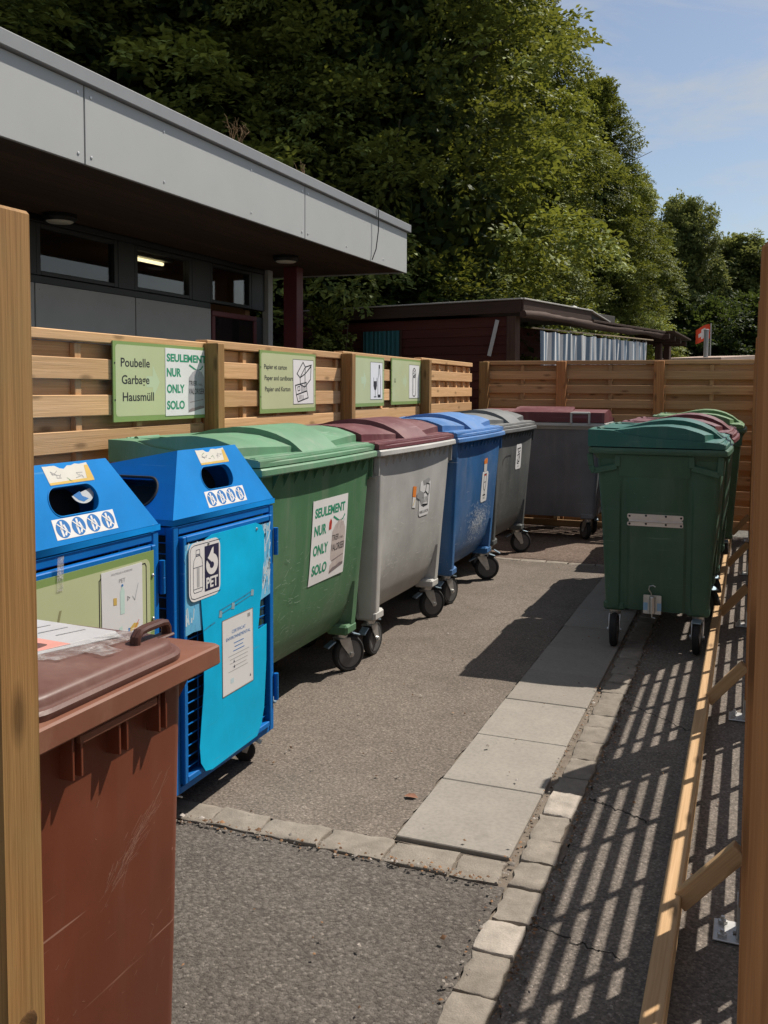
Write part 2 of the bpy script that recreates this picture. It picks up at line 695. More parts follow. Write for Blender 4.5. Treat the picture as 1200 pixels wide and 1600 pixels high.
def tag(o, label, cat, group=None):
    o['label'] = label
    o['category'] = cat
    if group:
        o['group'] = group
    return o


def kind(o, k):
    o['kind'] = k
    return o


def kids(o):
    return [c for c in o.children]


def copy_tree(o, parent=None):
    c = o.copy()
    sc.collection.objects.link(c)
    if parent is not None:
        c.parent = parent
    for ch in kids(o):
        copy_tree(ch, c)
    return c


def remat(o, table):
    """swap materials on one copy without touching the shared mesh"""
    for sl in o.material_slots:
        if sl.material and sl.material.name in table:
            new = table[sl.material.name]
            sl.link = 'OBJECT'
            sl.material = new
    for ch in kids(o):
        remat(ch, table)


def interp(x, xs, ys):
    return float(np.interp(x, xs, ys))


def rrect(u0, v0, u1, v1, r, n=5):
    P = []
    for cx, cy, a0 in ((u1 - r, v0 + r, -90), (u1 - r, v1 - r, 0), (u0 + r, v1 - r, 90), (u0 + r, v0 + r, 180)):
        for i in range(n + 1):
            a = R(a0 + 90 * i / n)
            P.append((cx + r * math.cos(a), cy + r * math.sin(a)))
    return P


def ell(cu, cv, ru, rv, n=24, a0=0, a1=360):
    return [(cu + ru * math.cos(R(a0 + (a1 - a0) * i / (n if a1 - a0 < 360 else n))), cv + rv * math.sin(R(a0 + (a1 - a0) * i / n))) for i in range(n + (1 if a1 - a0 < 360 else 0))]

# ------------------------------------------------------------------ shared materials
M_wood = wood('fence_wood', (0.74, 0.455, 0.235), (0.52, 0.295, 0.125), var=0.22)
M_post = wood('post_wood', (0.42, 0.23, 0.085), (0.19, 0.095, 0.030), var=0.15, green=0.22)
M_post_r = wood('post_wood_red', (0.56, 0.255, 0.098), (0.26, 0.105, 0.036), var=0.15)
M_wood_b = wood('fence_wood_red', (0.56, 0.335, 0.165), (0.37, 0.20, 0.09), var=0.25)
M_rail = wood('rail_wood', (0.60, 0.40, 0.22), (0.40, 0.24, 0.11), var=0.15)
M_galv = plain('galvanised', (0.55, 0.55, 0.54), 0.42, 0.85, 0.25, 0.1, 30)
M_rubber = plain('rubber', (0.018, 0.018, 0.019), 0.75, 0, 0.3, 0.15, 40)
M_white = plain('white_print', (0.72, 0.71, 0.70), 0.55, 0, 0.05, 0.02, 12)
M_black = plain('black_print', (0.02, 0.02, 0.024), 0.6, 0, 0.1, 0.0, 12)
M_dark = plain('dark_metal', (0.03, 0.032, 0.034), 0.5, 0.3, 0.2, 0.05, 12)

# ------------------------------------------------------------------ ground
A_front = asphalt('asphalt_coarse', (0.128, 0.112, 0.098), (0.17, 0.15, 0.132), 1.15, 1.0)
A_yard = asphalt('asphalt_yard', (0.172, 0.144, 0.120), (0.225, 0.19, 0.16), 1.5, 0.55)
A_right = asphalt('asphalt_dark', (0.185, 0.158, 0.136), (0.25, 0.215, 0.187), 1.4, 0.7)
A_far = asphalt('asphalt_red', (0.155, 0.112, 0.088), (0.2, 0.155, 0.13), 0.8, 1.0)
A_ground = asphalt('ground_gravel', (0.12, 0.115, 0.10), (0.2, 0.19, 0.17), 0.5, 1.0)
M_slab = stone('concrete_slab', (0.278, 0.256, 0.226), 0.10, 5.0, 0.85, 0.12)
M_kerb = stone('kerb_stone', (0.255, 0.225, 0.19), 0.28, 14.0, 0.85, 0.5)
M_mortar = stone('mortar', (0.215, 0.18, 0.145), 0.3, 22.0, 0.95, 0.8)


def ragged(x0, y0, x1, y1, step=0.06, amp=0.008, seed=1, edges='xXyY'):
    """outline of a laid asphalt sheet with slightly broken edges"""
    r = random.Random(seed)
    P = []

    def run(a, b, key):
        L = math.hypot(b[0] - a[0], b[1] - a[1])
        n = max(1, int(L / step)) if key in edges else 1
        for i in range(n):
            t = i / n
            j = (r.uniform(-amp, amp), r.uniform(-amp, amp)) if (key in edges and i) else (0, 0)
            P.append((a[0] + (b[0] - a[0]) * t + j[0], a[1] + (b[1] - a[1]) * t + j[1]))

    run((x0, y0), (x1, y0), 'y')
    run((x1, y0), (x1, y1), 'X')
    run((x1, y1), (x0, y1), 'Y')
    run((x0, y1), (x0, y0), 'x')
    return P


def ground_fn(z):
    return lambda u, v, e: Vector((u, v, z + e))


g = MB(1)
g.add([(-260, -120, -0.012), (260, -120, -0.012), (260, 400, -0.012), (-260, 400, -0.012)], [(0, 1, 2, 3)], smooth=False)
kind(g.build('ground', A_ground, angle=None), 'structure')
g = MB(2)
g.flat(ragged(-0.535, -4, 6.0, 10.25, 0.07, 0.016, 3, 'x'), ground_fn(0.0), 0)
kind(g.build('asphalt', A_right, angle=None), 'structure')
g = MB(3)
g.flat(ragged(-6.0, -4, -0.655, 2.685, 0.05, 0.010, 4, 'XY'), ground_fn(0.004), 0)
kind(g.build('asphalt', A_front, angle=None), 'structure')
g = MB(4)
g.flat(ragged(-3.4, 2.815, -1.083, 8.02, 0.05, 0.006, 5, 'XyY'), ground_fn(0.004), 0)
kind(g.build('asphalt', A_yard, angle=None), 'structure')
g = MB(5)
g.flat(ragged(-3.4, 8.09, -0.545, 10.3, 0.05, 0.012, 6, 'yX'), ground_fn(0.004), 0)
kind(g.build('asphalt', A_far, angle=None), 'structure')
# strip of jointing sand and dirt the stones are bedded in
g = MB(6)
g.flat(ragged(-3.3, 2.665, -0.64, 2.835, 0.04, 0.008, 7), ground_fn(-0.002), 0)
g.flat(ragged(-1.10, 2.84, -0.525, 10.2, 0.04, 0.010, 8), ground_fn(-0.004), 0)
g.flat(ragged(-0.67, -3, -0.525, 2.9, 0.04, 0.010, 9), ground_fn(-0.006), 0)
g.flat(ragged(-3.3, 8.0, -1.08, 8.11, 0.04, 0.012, 10), ground_fn(-0.008), 0)
kind(g.build('ground', M_mortar, angle=None), 'structure')

# concrete slab path
g = MB(11)
rr = random.Random(5)
y = 2.856
while y < 10.0:
    L = 0.5045
    g.box((-0.8825 + rr.uniform(-.002, .002), y + L / 2, -0.01 + rr.uniform(-.0015, .0015)), (0.392, L - 0.005, 0.04), bev=0.003, tint=rr.uniform(0.35, 0.8))
    y += L + 0.0005
kind(g.build('path', M_slab), 'structure')


def cobble(mb, x0, y0, x1, y1, top, r, tint):
    """a hewn kerb stone: uneven outline and a worn, cushioned top"""
    n = 5
    pts = []
    j = 0.0055
    for i in range(n):
        pts.append((x0 + (x1 - x0) * i / n, y0))
    for i in range(n):
        pts.append((x1, y0 + (y1 - y0) * i / n))
    for i in range(n):
        pts.append((x1 - (x1 - x0) * i / n, y1))
    for i in range(n):
        pts.append((x0, y1 - (y1 - y0) * i / n))
    cx, cy = (x0 + x1) / 2, (y0 + y1) / 2
    pts = [(a + r.uniform(-j, j), b + r.uniform(-j, j)) for a, b in pts]
    loops = []
    tx, ty = r.uniform(-.03, .03), r.uniform(-.03, .03)
    for k, dz in ((1.0, -0.05), (1.0, -0.006), (0.985, -0.0015), (0.95, 0.0), (0.6, 0.001), (0.25, 0.0012)):
        loops.append([(cx + (a - cx) * k, cy + (b - cy) * k, top + dz + (a - cx) * tx * k + (b - cy) * ty * k + (r.uniform(-.0016, .0016) if k < 1 else 0)) for a, b in pts])
    mb.loft(loops, tint=tint)


g = MB(12)
rr = random.Random(9)
y = -1.6
while y < 10.0:
    L = rr.uniform(0.145, 0.20)
    w_ = rr.uniform(0.105, 0.122)
    xo = -0.6 + rr.uniform(-.006, .006)
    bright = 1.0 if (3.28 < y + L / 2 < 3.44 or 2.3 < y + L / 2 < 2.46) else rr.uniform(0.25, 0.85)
    cobble(g, xo - w_ / 2, y, xo + w_ / 2, y + L - 0.006, 0.009 + rr.uniform(-.003, .003), rr, bright)
    y += L
kind(g.build('kerb', M_kerb, angle=50), 'structure')
g = MB(13)
x = -3.2
while x < -0.70:
    L = min(rr.uniform(0.19, 0.24), -0.675 - x)
    if L < 0.06:
        break
    cobble(g, x, 2.69 + rr.uniform(-.006, .006), x + L - 0.007, 2.825 + rr.uniform(-.006, .006), 0.009 + rr.uniform(-.003, .003), rr, rr.uniform(0.55, 0.92))
    x += L
x = -3.2
while x < -1.1:
    L = rr.uniform(0.19, 0.26)
    cobble(g, x, 8.02, x + L - 0.01, 8.10, 0.006, rr, rr.uniform(0.4, 0.8))
    x += L
kind(g.build('kerb', M_kerb, angle=50), 'structure')

# cracks in the tarmac
g = MB(16)
rr = random.Random(77)
for (x0, y0), (x1, y1), wd in (((-0.52, 4.55), (-0.22, 4.28), 0.006), ((-0.52, 3.42), (-0.30, 3.30), 0.007), ((-0.53, 2.52), (-0.28, 2.46), 0.005), ((-1.98, 8.16), (-1.12, 8.13), 0.012), ((-0.22, 5.1), (0.15, 5.0), 0.004)):
    p = (x0, y0)
    n = 26
    for i in range(1, n + 1):
        t = i / n
        q = (x0 + (x1 - x0) * t + rr.uniform(-.008, .008), y0 + (y1 - y0) * t + rr.uniform(-.012, .012))
        g.stroke([p, q], wd * rr.uniform(0.4, 1.2), ground_fn(0.0055 if y0 > 8 else 0.0012), 0, 0)
        p = q
kind(g.build('asphalt', plain('crack_dirt', (0.03, 0.026, 0.022), 0.95, 0, 0.2, 0, 30), angle=None), 'structure')

# crumbs of leaf, grit and moss along the kerb
M_litter = leafmat('litter', (0.06, 0.03, 0.015), (0.22, 0.12, 0.06), (0.1, 0.05, 0.02), 0.1)
M_grit = stone('grit', (0.30, 0.27, 0.24), 0.4, 60, 0.9, 0.2)
g = MB(14)
rr = random.Random(21)
for i in range(1500):
    m = rr.random()
    if m < 0.45:
        px, py = -0.528 + abs(rr.gauss(0, 0.022)) - 0.01, rr.uniform(1.2, 6.5)
    elif m < 0.62:
        px, py = -0.672 + rr.gauss(0, 0.008), rr.uniform(1.8, 7)
    elif m < 0.80:
        px, py = rr.uniform(-2.2, -0.7), 2.68 + rr.gauss(0, 0.010)
    else:
        px, py = rr.uniform(-2.6, 0.2), rr.uniform(1.5, 8)
    s_ = rr.uniform(0.0025, 0.008) * (1.6 if rr.random() < 0.08 else 1)
    a = rr.uniform(0, 6.28)
    d = Vector((math.cos(a), math.sin(a), rr.uniform(-.3, .3))) * s_
    e = Vector((-math.sin(a), math.cos(a), rr.uniform(-.3, .3))) * s_ * rr.uniform(0.4, 1)
    c = Vector((px, py, 0.008 + s_ * 0.5))
    if -0.66 < px < -0.54 or -1.08 < px < -.68 or (2.68 < py < 2.83 and px < -.68):
        c.z += 0.012
    g.add([c + d, c + e, c - d, c - e, c + Vector((0, 0, s_ * .7))], [(0, 1, 4), (1, 2, 4), (2, 3, 4), (3, 0, 4)], 0 if rr.random() < 0.55 else 1, tint=rr.random())
kind(g.build('litter', [M_litter, M_grit], angle=None), 'stuff')
g = MB(15)
g.add([(-0.035, 0, 0.002), (-0.012, -0.02, 0.012), (0.02, -0.014, 0.009), (0.04, 0.004, 0.004), (0.015, 0.022, 0.014), (-0.014, 0.016, 0.013), (0, 0, 0.004)],
      [(0, 1, 6), (1, 2, 6), (2, 3, 6), (3, 4, 6), (4, 5, 6), (5, 0, 6)], tint=0.95)
o = g.build('fallen_leaf', plain('dry_leaf', (0.27, 0.12, 0.07), 0.7, 0, 0.3, 0.1, 60), angle=None, loc=(-1.135, 3.16, 0.006))
o.scale = (0.75, 0.75, 0.75)
tag(o, 'single dry reddish leaf lying on the asphalt beside the slab path', 'leaf')

# ------------------------------------------------------------------ fences


def frame_at(p, along, normal):
    """local x along the fence, y = normal towards the viewer's side, z up"""
    M = Matrix.Identity(4)
    a = Vector((along[0], along[1], 0)).normalized()
    n = Vector((normal[0], normal[1], 0)).normalized()
    for i in range(3):
        M[i][0], M[i][1], M[i][2], M[i][3] = a[i], n[i], (0, 0, 1)[i], (p[0], p[1], p[2] if len(p) > 2 else 0)[i]
    return M


def fence_panel(parent, T, L, top, battens, bh=0.092, bt=0.018, gap=0.030, pitch=0.157, seed=0, mat=None, first=0, cap=True, capw=0.075, batw=0.042):
    """hit-and-miss panel: boards alternate in front of and behind upright battens; y=0 is the front board face"""
    m = MB(seed)
    m.T = T
    r = m.rng
    if cap:
        m.box((L / 2, -bt - gap / 2, top - 0.0215), (L, capw, 0.043), bev=0.004, grain=X)
    z = top - 0.045 - 0.002
    i = first
    half = pitch / 2
    zc = z - bh / 2 + (0.012 if first == 0 else 0)
    while zc - bh / 2 > 0.045:
        wob = r.uniform(-.0025, .0025)
        hh = bh
        t_ = zc + bh / 2
        if t_ > z:
            hh -= (t_ - z)
        y = (-bt / 2 if i % 2 else -bt * 1.5 - gap) + wob * 0.4
        m.box((L / 2 + r.uniform(-.003, .003), y, zc - (bh - hh) / 2 + wob), (L - 0.01, bt, hh), rot=(Y, r.uniform(-.0015, .0015)), bev=0.003, grain=X)
        zc -= half
        i += 1
    for b in battens:
        m.box((b, -bt - gap / 2, (top - 0.05 + 0.06) / 2), (batw, gap - 0.002, top - 0.05 - 0.06), bev=0.002, grain=Z)
    # nail heads
    return m.build('fence_panel', mat or M_wood, parent)


def fence_post(parent, c, size, top, mat, seed, shoe=True, z0=0.05, name='post'):
    m = MB(seed)
    m.box((c[0], c[1], (top + z0) / 2), (size[0], size[1], top - z0), bev=0.005, grain=Z, tint=m.rng.random())
    o = m.build(name, mat, parent)
    return o


def shoe(parent, x, y, out=(-1, 0)):
    m = MB(3)
    px, py = -out[1], out[0]
    m.box((x + out[0] * 0.035, y + out[1] * 0.035, 0.007), (0.09 + abs(out[0]) * 0.06, 0.11 + abs(out[1]) * 0.06, 0.006), bev=0.002)
    m.box((x, y, 0.055), (0.095, 0.004, 0.10), bev=0.001) if out[0] else m.box((x, y, 0.055), (0.004, 0.095, 0.10), bev=0.001)
    for k in (-.035, .035):
        bx, by = x + out[0] * 0.085 + px * k, y + out[1] * 0.085 + py * k
        m.lathe([(0.013, 0.010), (0.013, 0.019), (0.006, 0.020), (0.006, 0.030)], (bx, by, 0), n=6)
    m.box((x + out[0] * 0.047, y + out[1] * 0.047, 0.06), (0.004 if out[0] else 0.07, 0.07 if out[0] else 0.004, 0.10), bev=0.001)
    return m.build('post_shoe', M_galv, parent)


# left fence
LF0, LF1 = Vector((-2.645, 2.40)), Vector((-2.87, 9.83))


def lf_x(yy):
    return float(np.interp(yy, [2.3, 4.23, 6.09, 7.96, 9.9], [-2.665, -2.70, -2.745, -2.80, -2.86]))


lf = thing('wooden_fence', 'pale hit-and-miss timber fence behind the bins with four green signs on it', 'fence', (-2.75, 6.1, 0))
lo = Vector((-2.75, 6.1, 0))
zt = [1.757, 1.772, 1.785, 1.80]
ys = [2.37, 4.265, 6.13, 8.0, 9.86]
for i in range(4):
    a = Vector((lf_x(ys[i]), ys[i], 0)) - lo
    b = Vector((lf_x(ys[i + 1]), ys[i + 1], 0)) - lo
    d = (b - a)
    T = frame_at(a + d.normalized() * 0.002, d, (d.y, -d.x))
    L = d.length - 0.004
    bat = [0.045, 0.45, 0.88, 1.32, L - 0.045] if i < 3 else [0.045, 0.35, 0.66, 0.97, 1.28, 1.58, L - 0.045]
    fence_panel(lf, T, L, zt[i], bat, seed=30 + i)
for i, yy in enumerate(ys[:-1]):
    xb = lf_x(yy)
    o = fence_post(lf, (xb + 0.0465 - lo.x, yy - lo.y), (0.09, 0.07), zt[max(0, i - 1)] - 0.004, M_post, 40 + i)

# back fence
bo = Vector((-1.4, 10.25, 0))
bf = thing('wooden_fence', 'shaded timber fence across the far end of the yard below the dark hut', 'fence', bo)
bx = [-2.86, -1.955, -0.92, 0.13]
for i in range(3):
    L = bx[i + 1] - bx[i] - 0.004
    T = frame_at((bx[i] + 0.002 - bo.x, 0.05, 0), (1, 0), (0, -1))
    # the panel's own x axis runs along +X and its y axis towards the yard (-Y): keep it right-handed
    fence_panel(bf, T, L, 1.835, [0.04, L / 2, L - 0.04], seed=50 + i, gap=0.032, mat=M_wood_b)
for i, xx in enumerate(bx):
    fence_post(bf, (xx - bo.x + (0.03 if i == 0 else 0), 0.0), (0.10, 0.09), 1.825, M_post_r if i else M_post, 60 + i)

# right fence (seen edge on; the sun comes through it)
ro = Vector((0.10, 5.4, 0))
rf = thing('wooden_fence', 'timber fence along the right side that throws striped shade on the asphalt', 'fence', ro)
ry = [0.915, 2.69, 4.535, 6.36, 8.17, 9.98]
for i in range(5):
    L = ry[i + 1] - ry[i] - 0.004
    T = frame_at((0.172 - ro.x, ry[i] + 0.002 - ro.y, 0), (0, 1), (-1, 0))
    fence_panel(rf, T, L, 1.76, [0.04, 0.46, 0.90, 1.34, L - 0.04], bh=0.070, bt=0.011, gap=0.0225, pitch=0.160, seed=70 + i, first=1, capw=0.052, batw=0.022)
for i, yy in enumerate(ry[1:]):
    p = fence_post(rf, (0.0875 - ro.x, yy - ro.y), (0.158, 0.09), 1.757, M_post_r, 80 + i, z0=0.10)
    shoe(p, 0.0515 - ro.x, yy - ro.y)

# gate posts in the foreground
o = thing('gate_post', 'weathered sawn post with a big knot at the left edge beside the brown bin', 'post', (-0.995, 1.0055, 0))
m = MB(91)
m.box((0, 0, 0.882), (0.10, 0.081, 1.764), bev=0.005, grain=Z, tint=0.5)
m.build('post_body', M_post, o)
m = MB(92)
m.lathe([(0.021, 0), (0.019, 0.0012), (0.010, 0.002), (0.003, 0.0022)], (0.0498, 0.0, 0.60), X, 16)
m.build('knot', wood('knot_wood', (0.20, 0.10, 0.035), (0.06, 0.03, 0.012)), o)
o = thing('gate_post', 'reddish brown post at the right edge close to the camera', 'post', (0.0490, 0.915, 0))
m = MB(93)
m.box((0, 0, 0.825), (0.09, 0.10, 1.645), bev=0.005, grain=Z, tint=0.6)
m.build('post_body', M_post_r, o)

# low bumper rails
o = thing('bumper_rail', 'long low timber rail braced to the right fence in striped sunlight', 'rail', (-0.17, 5.5, 0))
for a, b in ((-4.5, 0.45), (0.455, 4.35)):
    m = MB(95)
    m.box((0, (a + b) / 2, 0.062), (0.052, b - a, 0.075), bev=0.004, grain=Y)
    m.build('rail', M_rail, o)
for i, yy in enumerate(ry[1:]):
    m = MB(96 + i)
    m.bar((0.178, yy - 0.03 - 5.5, 0.262), (0.020, yy - 0.01 - 5.5, 0.072), 0.042, 0.052)
    m.build('brace', M_rail, o)
o = thing('bumper_rail', 'short low timber rail along the foot of the far fence behind the grey bin', 'rail', (-1.5, 10.09, 0))
m = MB(97)
m.box((0, 0, 0.065), (2.4, 0.05, 0.075), bev=0.004, grain=X)
m.build('rail', M_rail, o)
for xx in (-1.955, -0.92):
    m = MB(98)
    m.bar((xx + 1.5, 0.11, 0.20), (xx + 1.5, -0.02, 0.075), 0.045, 0.095)
    m.build('brace', M_rail, o)
# ------------------------------------------------------------------ four-wheeled waste containers
# local axes: x = depth (front at +x, hinge at -x), y = length, z up; the origin is on the ground under the middle
P_gbody = plastic('green_body', (0.072, 0.175, 0.085), 0.44, 0.35)
P_glid = plastic('green_lid', (0.115, 0.255, 0.145), 0.5, 0.25, dust=0.35)
P_grey = plastic('grey_body', (0.44, 0.435, 0.412), 0.46, 0.3, (0.45, 0.44, 0.43), dust=0.2)
P_greylip = P_grey
P_maroon = plastic('maroon_lid', (0.125, 0.032, 0.040), 0.45, 0.25, dust=0.3, dustcol=(0.35, 0.22, 0.2))
P_blue = plastic('blue_body', (0.030, 0.125, 0.31), 0.42, 0.75, (0.5, 0.55, 0.62), dust=0.2)
P_bluelid = plastic('blue_lid', (0.062, 0.185, 0.44), 0.45, 0.3, dust=0.2)
P_dgrey = plastic('charcoal_body', (0.085, 0.092, 0.092), 0.46, 0.35, (0.3, 0.3, 0.3), dust=0.2)
P_dgreylid = plastic('charcoal_lid', (0.13, 0.135, 0.135), 0.5, 0.2, dust=0.3)
P_slate = plastic('slate_body', (0.145, 0.150, 0.165), 0.46, 0.3, (0.35, 0.34, 0.33), dust=0.2)
P_teal = plastic('teal_lid', (0.018, 0.120, 0.098), 0.42, 0.2, dust=0.25)
P_dgreen = plastic('bottle_green_body', (0.042, 0.110, 0.070), 0.42, 0.25, dust=0.12)
P_olive = plastic('olive_lid', (0.10, 0.20, 0.085), 0.48, 0.2, dust=0.3)

ZB = [0.235, 0.25, 0.30, 0.38, 0.50, 0.65, 0.85, 1.00, 1.08, 1.14]
XC = [0.180, 0.205, 0.240, 0.272, 0.298, 0.316, 0.331, 0.339, 0.342, 0.344]   # tucked-in front
XP = [0.292, 0.294, 0.297, 0.302, 0.309, 0.318, 0.331, 0.340, 0.344, 0.346]   # straight corner pillars
XB = [-0.285, -0.287, -0.290, -0.294, -0.300, -0.308, -0.322, -0.335, -0.342, -0.346]
LL = [0.545, 0.548, 0.552, 0.558, 0.566, 0.576, 0.592, 0.603, 0.608, 0.612]


def front_x(z):
    return interp(z, ZB, XC)


def side_y(z):
    return interp(z, ZB, LL)


def front_fn(u, v, e):
    return Vector((front_x(v) + 0.0015 + e, u, v))


def body_loop(i):
    z, xc, xp, xb, L = ZB[i], XC[i], XP[i], XB[i], LL[i]
    P = []

    def arc(cx, cy, r, a0, a1, n=4):
        for k in range(n + 1):
            a = R(a0 + (a1 - a0) * k / n)
            P.append((cx + r * math.cos(a), cy + r * math.sin(a), z))

    rs = 0.012 if z < 0.97 else (0.006 if z < 1.03 else 0.0)
    # front, from -y to +y
    Lc = L - 0.085
    P.append((xp, -L + 0.035, z))
    P.append((xp - 0.002, -Lc - 0.008, z))
    P.append((xc, -Lc + 0.006, z))
    for t in (-0.8, -0.4, 0.0, 0.4, 0.8):
        P.append((xc + 0.006 * (1 - t * t), t * Lc, z))
    P.append((xc, Lc - 0.006, z))
    P.append((xp - 0.002, Lc + 0.008, z))
    P.append((xp, L - 0.035, z))
    arc(xp - 0.035, L - 0.035, 0.035, 15, 75)
    # +y side with a proud middle panel
    for sx, dd in ((0.20, 0), (0.19, rs), (0.165, rs), (0.15, 0), (-0.15, 0), (-0.165, rs), (-0.20, rs), (-0.21, 0)):
        P.append((sx, L - dd, z))
    arc(xb + 0.04, L - 0.04, 0.04, 95, 175)
    for yy in (0.36, 0.34, -0.34, -0.36):
        P.append((xb + (0.010 if abs(yy) < 0.35 else 0), yy, z))
    arc(xb + 0.04, -L + 0.04, 0.04, 185, 265)
    for sx, dd in ((-0.21, 0), (-0.20, rs), (-0.165, rs), (-0.15, 0), (0.15, 0), (0.165, rs), (0.19, rs), (0.20, 0)):
        P.append((sx, -L + dd, z))
    arc(xp - 0.035, -L + 0.035, 0.035, 285, 345)
    return P


def make_castor(parent, x, y, ang, brake=False):
    """fork as the part, wheel as its sub-part"""
    m = MB(4)
    T = Matrix.Translation((x, y, 0)) @ Matrix.Rotation(ang, 4, 'Z')
    m.T = T
    tr = 0.045
    m.box((0, 0, 0.222), (0.085, 0.075, 0.008), bev=0.002)
    m.lathe([(0.03, 0.190), (0.034, 0.20), (0.034, 0.214), (0.022, 0.218)], (0, 0, 0), Z, 14)
    for s_ in (-1, 1):
        poly = [(0.035, 0.192), (-0.035, 0.192), (-0.045, 0.165), (-tr - 0.016, 0.100), (-tr - 0.010, 0.084), (-tr + 0.010, 0.084), (-tr + 0.018, 0.100), (0.020, 0.160)]
        m.prism(poly[::-1], lambda u, v, e, s_=s_: Vector((u, s_ * 0.031 + e - 0.002, v)), 0.004)
        m.lathe([(0.012, 0), (0.012, 0.008), (0.007, 0.009)], (-tr, s_ * 0.033, 0.10), Vector((0, s_, 0)), 6)
    m.box((0, 0, 0.188), (0.068, 0.066, 0.006), bev=0.002)
    if brake:
        m.box((0.075, 0, 0.165), (0.06, 0.045, 0.010), rot=(Y, 0.5), bev=0.003, mat=1)
        m.box((-0.085, 0, 0.20), (0.05, 0.05, 0.008), rot=(Y, -0.3), bev=0.002, mat=1)
    f = m.build('castor', [M_galv, M_bluebrake], parent)
    m = MB(5)
    m.T = T
    c = (-tr, 0, 0.10)
    m.lathe([(0.074, -0.019), (0.088, -0.021), (0.096, -0.015), (0.100, 0.0), (0.096, 0.015), (0.088, 0.021), (0.074, 0.019)], c, Y, 28, 0)
    m.lathe([(0.0735, -0.020), (0.070, -0.018), (0.066, -0.009), (0.030, -0.006), (0.028, -0.022), (0.012, -0.022)], c, Y, 28, 1)
    m.lathe([(0.012, 0.022), (0.028, 0.022), (0.030, 0.006), (0.066, 0.009), (0.070, 0.018), (0.0735, 0.020)], c, Y, 28, 1)
    m.build('wheel', [M_rubber, M_rim], f)
    return f


M_bluebrake = plain('brake_steel', (0.24, 0.32, 0.38), 0.4, 0.5, 0.2, 0.1, 30)
M_rim = plain('wheel_rim', (0.11, 0.11, 0.112), 0.55, 0.2, 0.2, 0.1, 30)


def lid_point(x, ya):
    """(x, y, z) of the lid top; creases follow grid lines, which are bent into place.
    Parameter creases: ya = 0.300 (upper tier), ya = 0.600 (lower tier), x = 0.262 (front cut of the lower tier)"""
    yp = 0.300 - 0.105 * max(0.0, min(1.0, (x + 0.05) / 0.32)) ** 1.2
    yo = 0.634
    if ya <= 0.30:
        y = ya * yp / 0.30
    elif ya <= 0.60:
        y = yp + (ya - 0.30) / 0.30 * (yo - yp)
    else:
        y = yo + (ya - 0.60) / 0.045 * (0.645 - yo)
    cut = 0.285 - 0.035 * max(0.0, min(1.0, (y - 0.18) / 0.40))
    if 0.12 < x <= 0.262:
        xx = 0.12 + (x - 0.12) / 0.142 * (cut - 0.12)
    elif 0.262 < x < 0.34:
        xx = cut + (x - 0.262) / 0.078 * (0.34 - cut)
    else:
        xx = x
    z = interp(xx, [-0.39, -0.25, -0.16, 0.0, 0.20, 0.30, 0.345, 0.39], [1.290, 1.286, 1.262, 1.243, 1.234, 1.227, 1.221, 1.216])
    t1 = interp(xx, [-0.25, -0.18, -0.08, 0.04, 0.14, 0.22, 0.29], [1.286, 1.294, 1.309, 1.315, 1.304, 1.280, 1.250])
    t2 = interp(xx, [-0.25, -0.18, -0.08, 0.03, 0.12, 0.20, 0.27, 0.34], [1.286, 1.302, 1.327, 1.341, 1.336, 1.315, 1.280, 1.224])
    if x > -0.25:
        if ya < 0.30 and x < 0.34:
            z = max(z, t2)
        elif ya < 0.60 and x < 0.262:
            z = max(z, t1)
    if 0.33 < ya < 0.49 and -0.362 < x < -0.245:
        z -= 0.075
    if x > 0.352:
        z = 1.216
    return Vector((xx, y, z))


def make_lid(parent):
    xs = [-0.39, -0.384, -0.3625, -0.3615, -0.345, -0.32, -0.29, -0.27, -0.2455, -0.2445, -0.235, -0.215, -0.19, -0.16, -0.13, -0.10, -0.07, -0.04, -0.01, 0.02, 0.05, 0.08, 0.11, 0.14, 0.17, 0.20, 0.23, 0.25, 0.2605, 0.2635, 0.28, 0.30, 0.32, 0.335, 0.3415, 0.3515, 0.3525, 0.360]
    ya = [0.0, 0.07, 0.14, 0.21, 0.26, 0.290, 0.2985, 0.3015, 0.3295, 0.3305, 0.37, 0.41, 0.45, 0.4895, 0.4905, 0.53, 0.57, 0.590, 0.5985, 0.6015, 0.612, 0.622, 0.6315, 0.6325, 0.645]
    yy = [-v for v in ya[::-1][:-1]] + ya
    m = MB(8)
    nx, ny = len(xs), len(yy)
    vs = []
    for x in xs:
        for v in yy:
            p = lid_point(x, abs(v))
            if v < 0:
                p.y = -p.y
            vs.append(p)
    fs = [(i * ny + j, (i + 1) * ny + j, (i + 1) * ny + j + 1, i * ny + j + 1) for i in range(nx - 1) for j in range(ny - 1)]
    ring = [i * ny for i in range(nx)] + [(nx - 1) * ny + j for j in range(1, ny)] + [i * ny + ny - 1 for i in range(nx - 2, -1, -1)] + [j for j in range(ny - 2, 0, -1)]
    n = len(ring)
    low = []
    for k in ring:
        p = vs[k].copy()
        p.z = 1.192
        low.append(len(vs))
        vs.append(p)
    for k in range(n):
        k2 = (k + 1) % n
        fs.append((ring[k], low[k], low[k2], ring[k2]))
    fs.append(tuple(low[::-1]))
    m.add(vs, fs, grain=Y)
    return m.build('lid', P_glid, parent, angle=24)


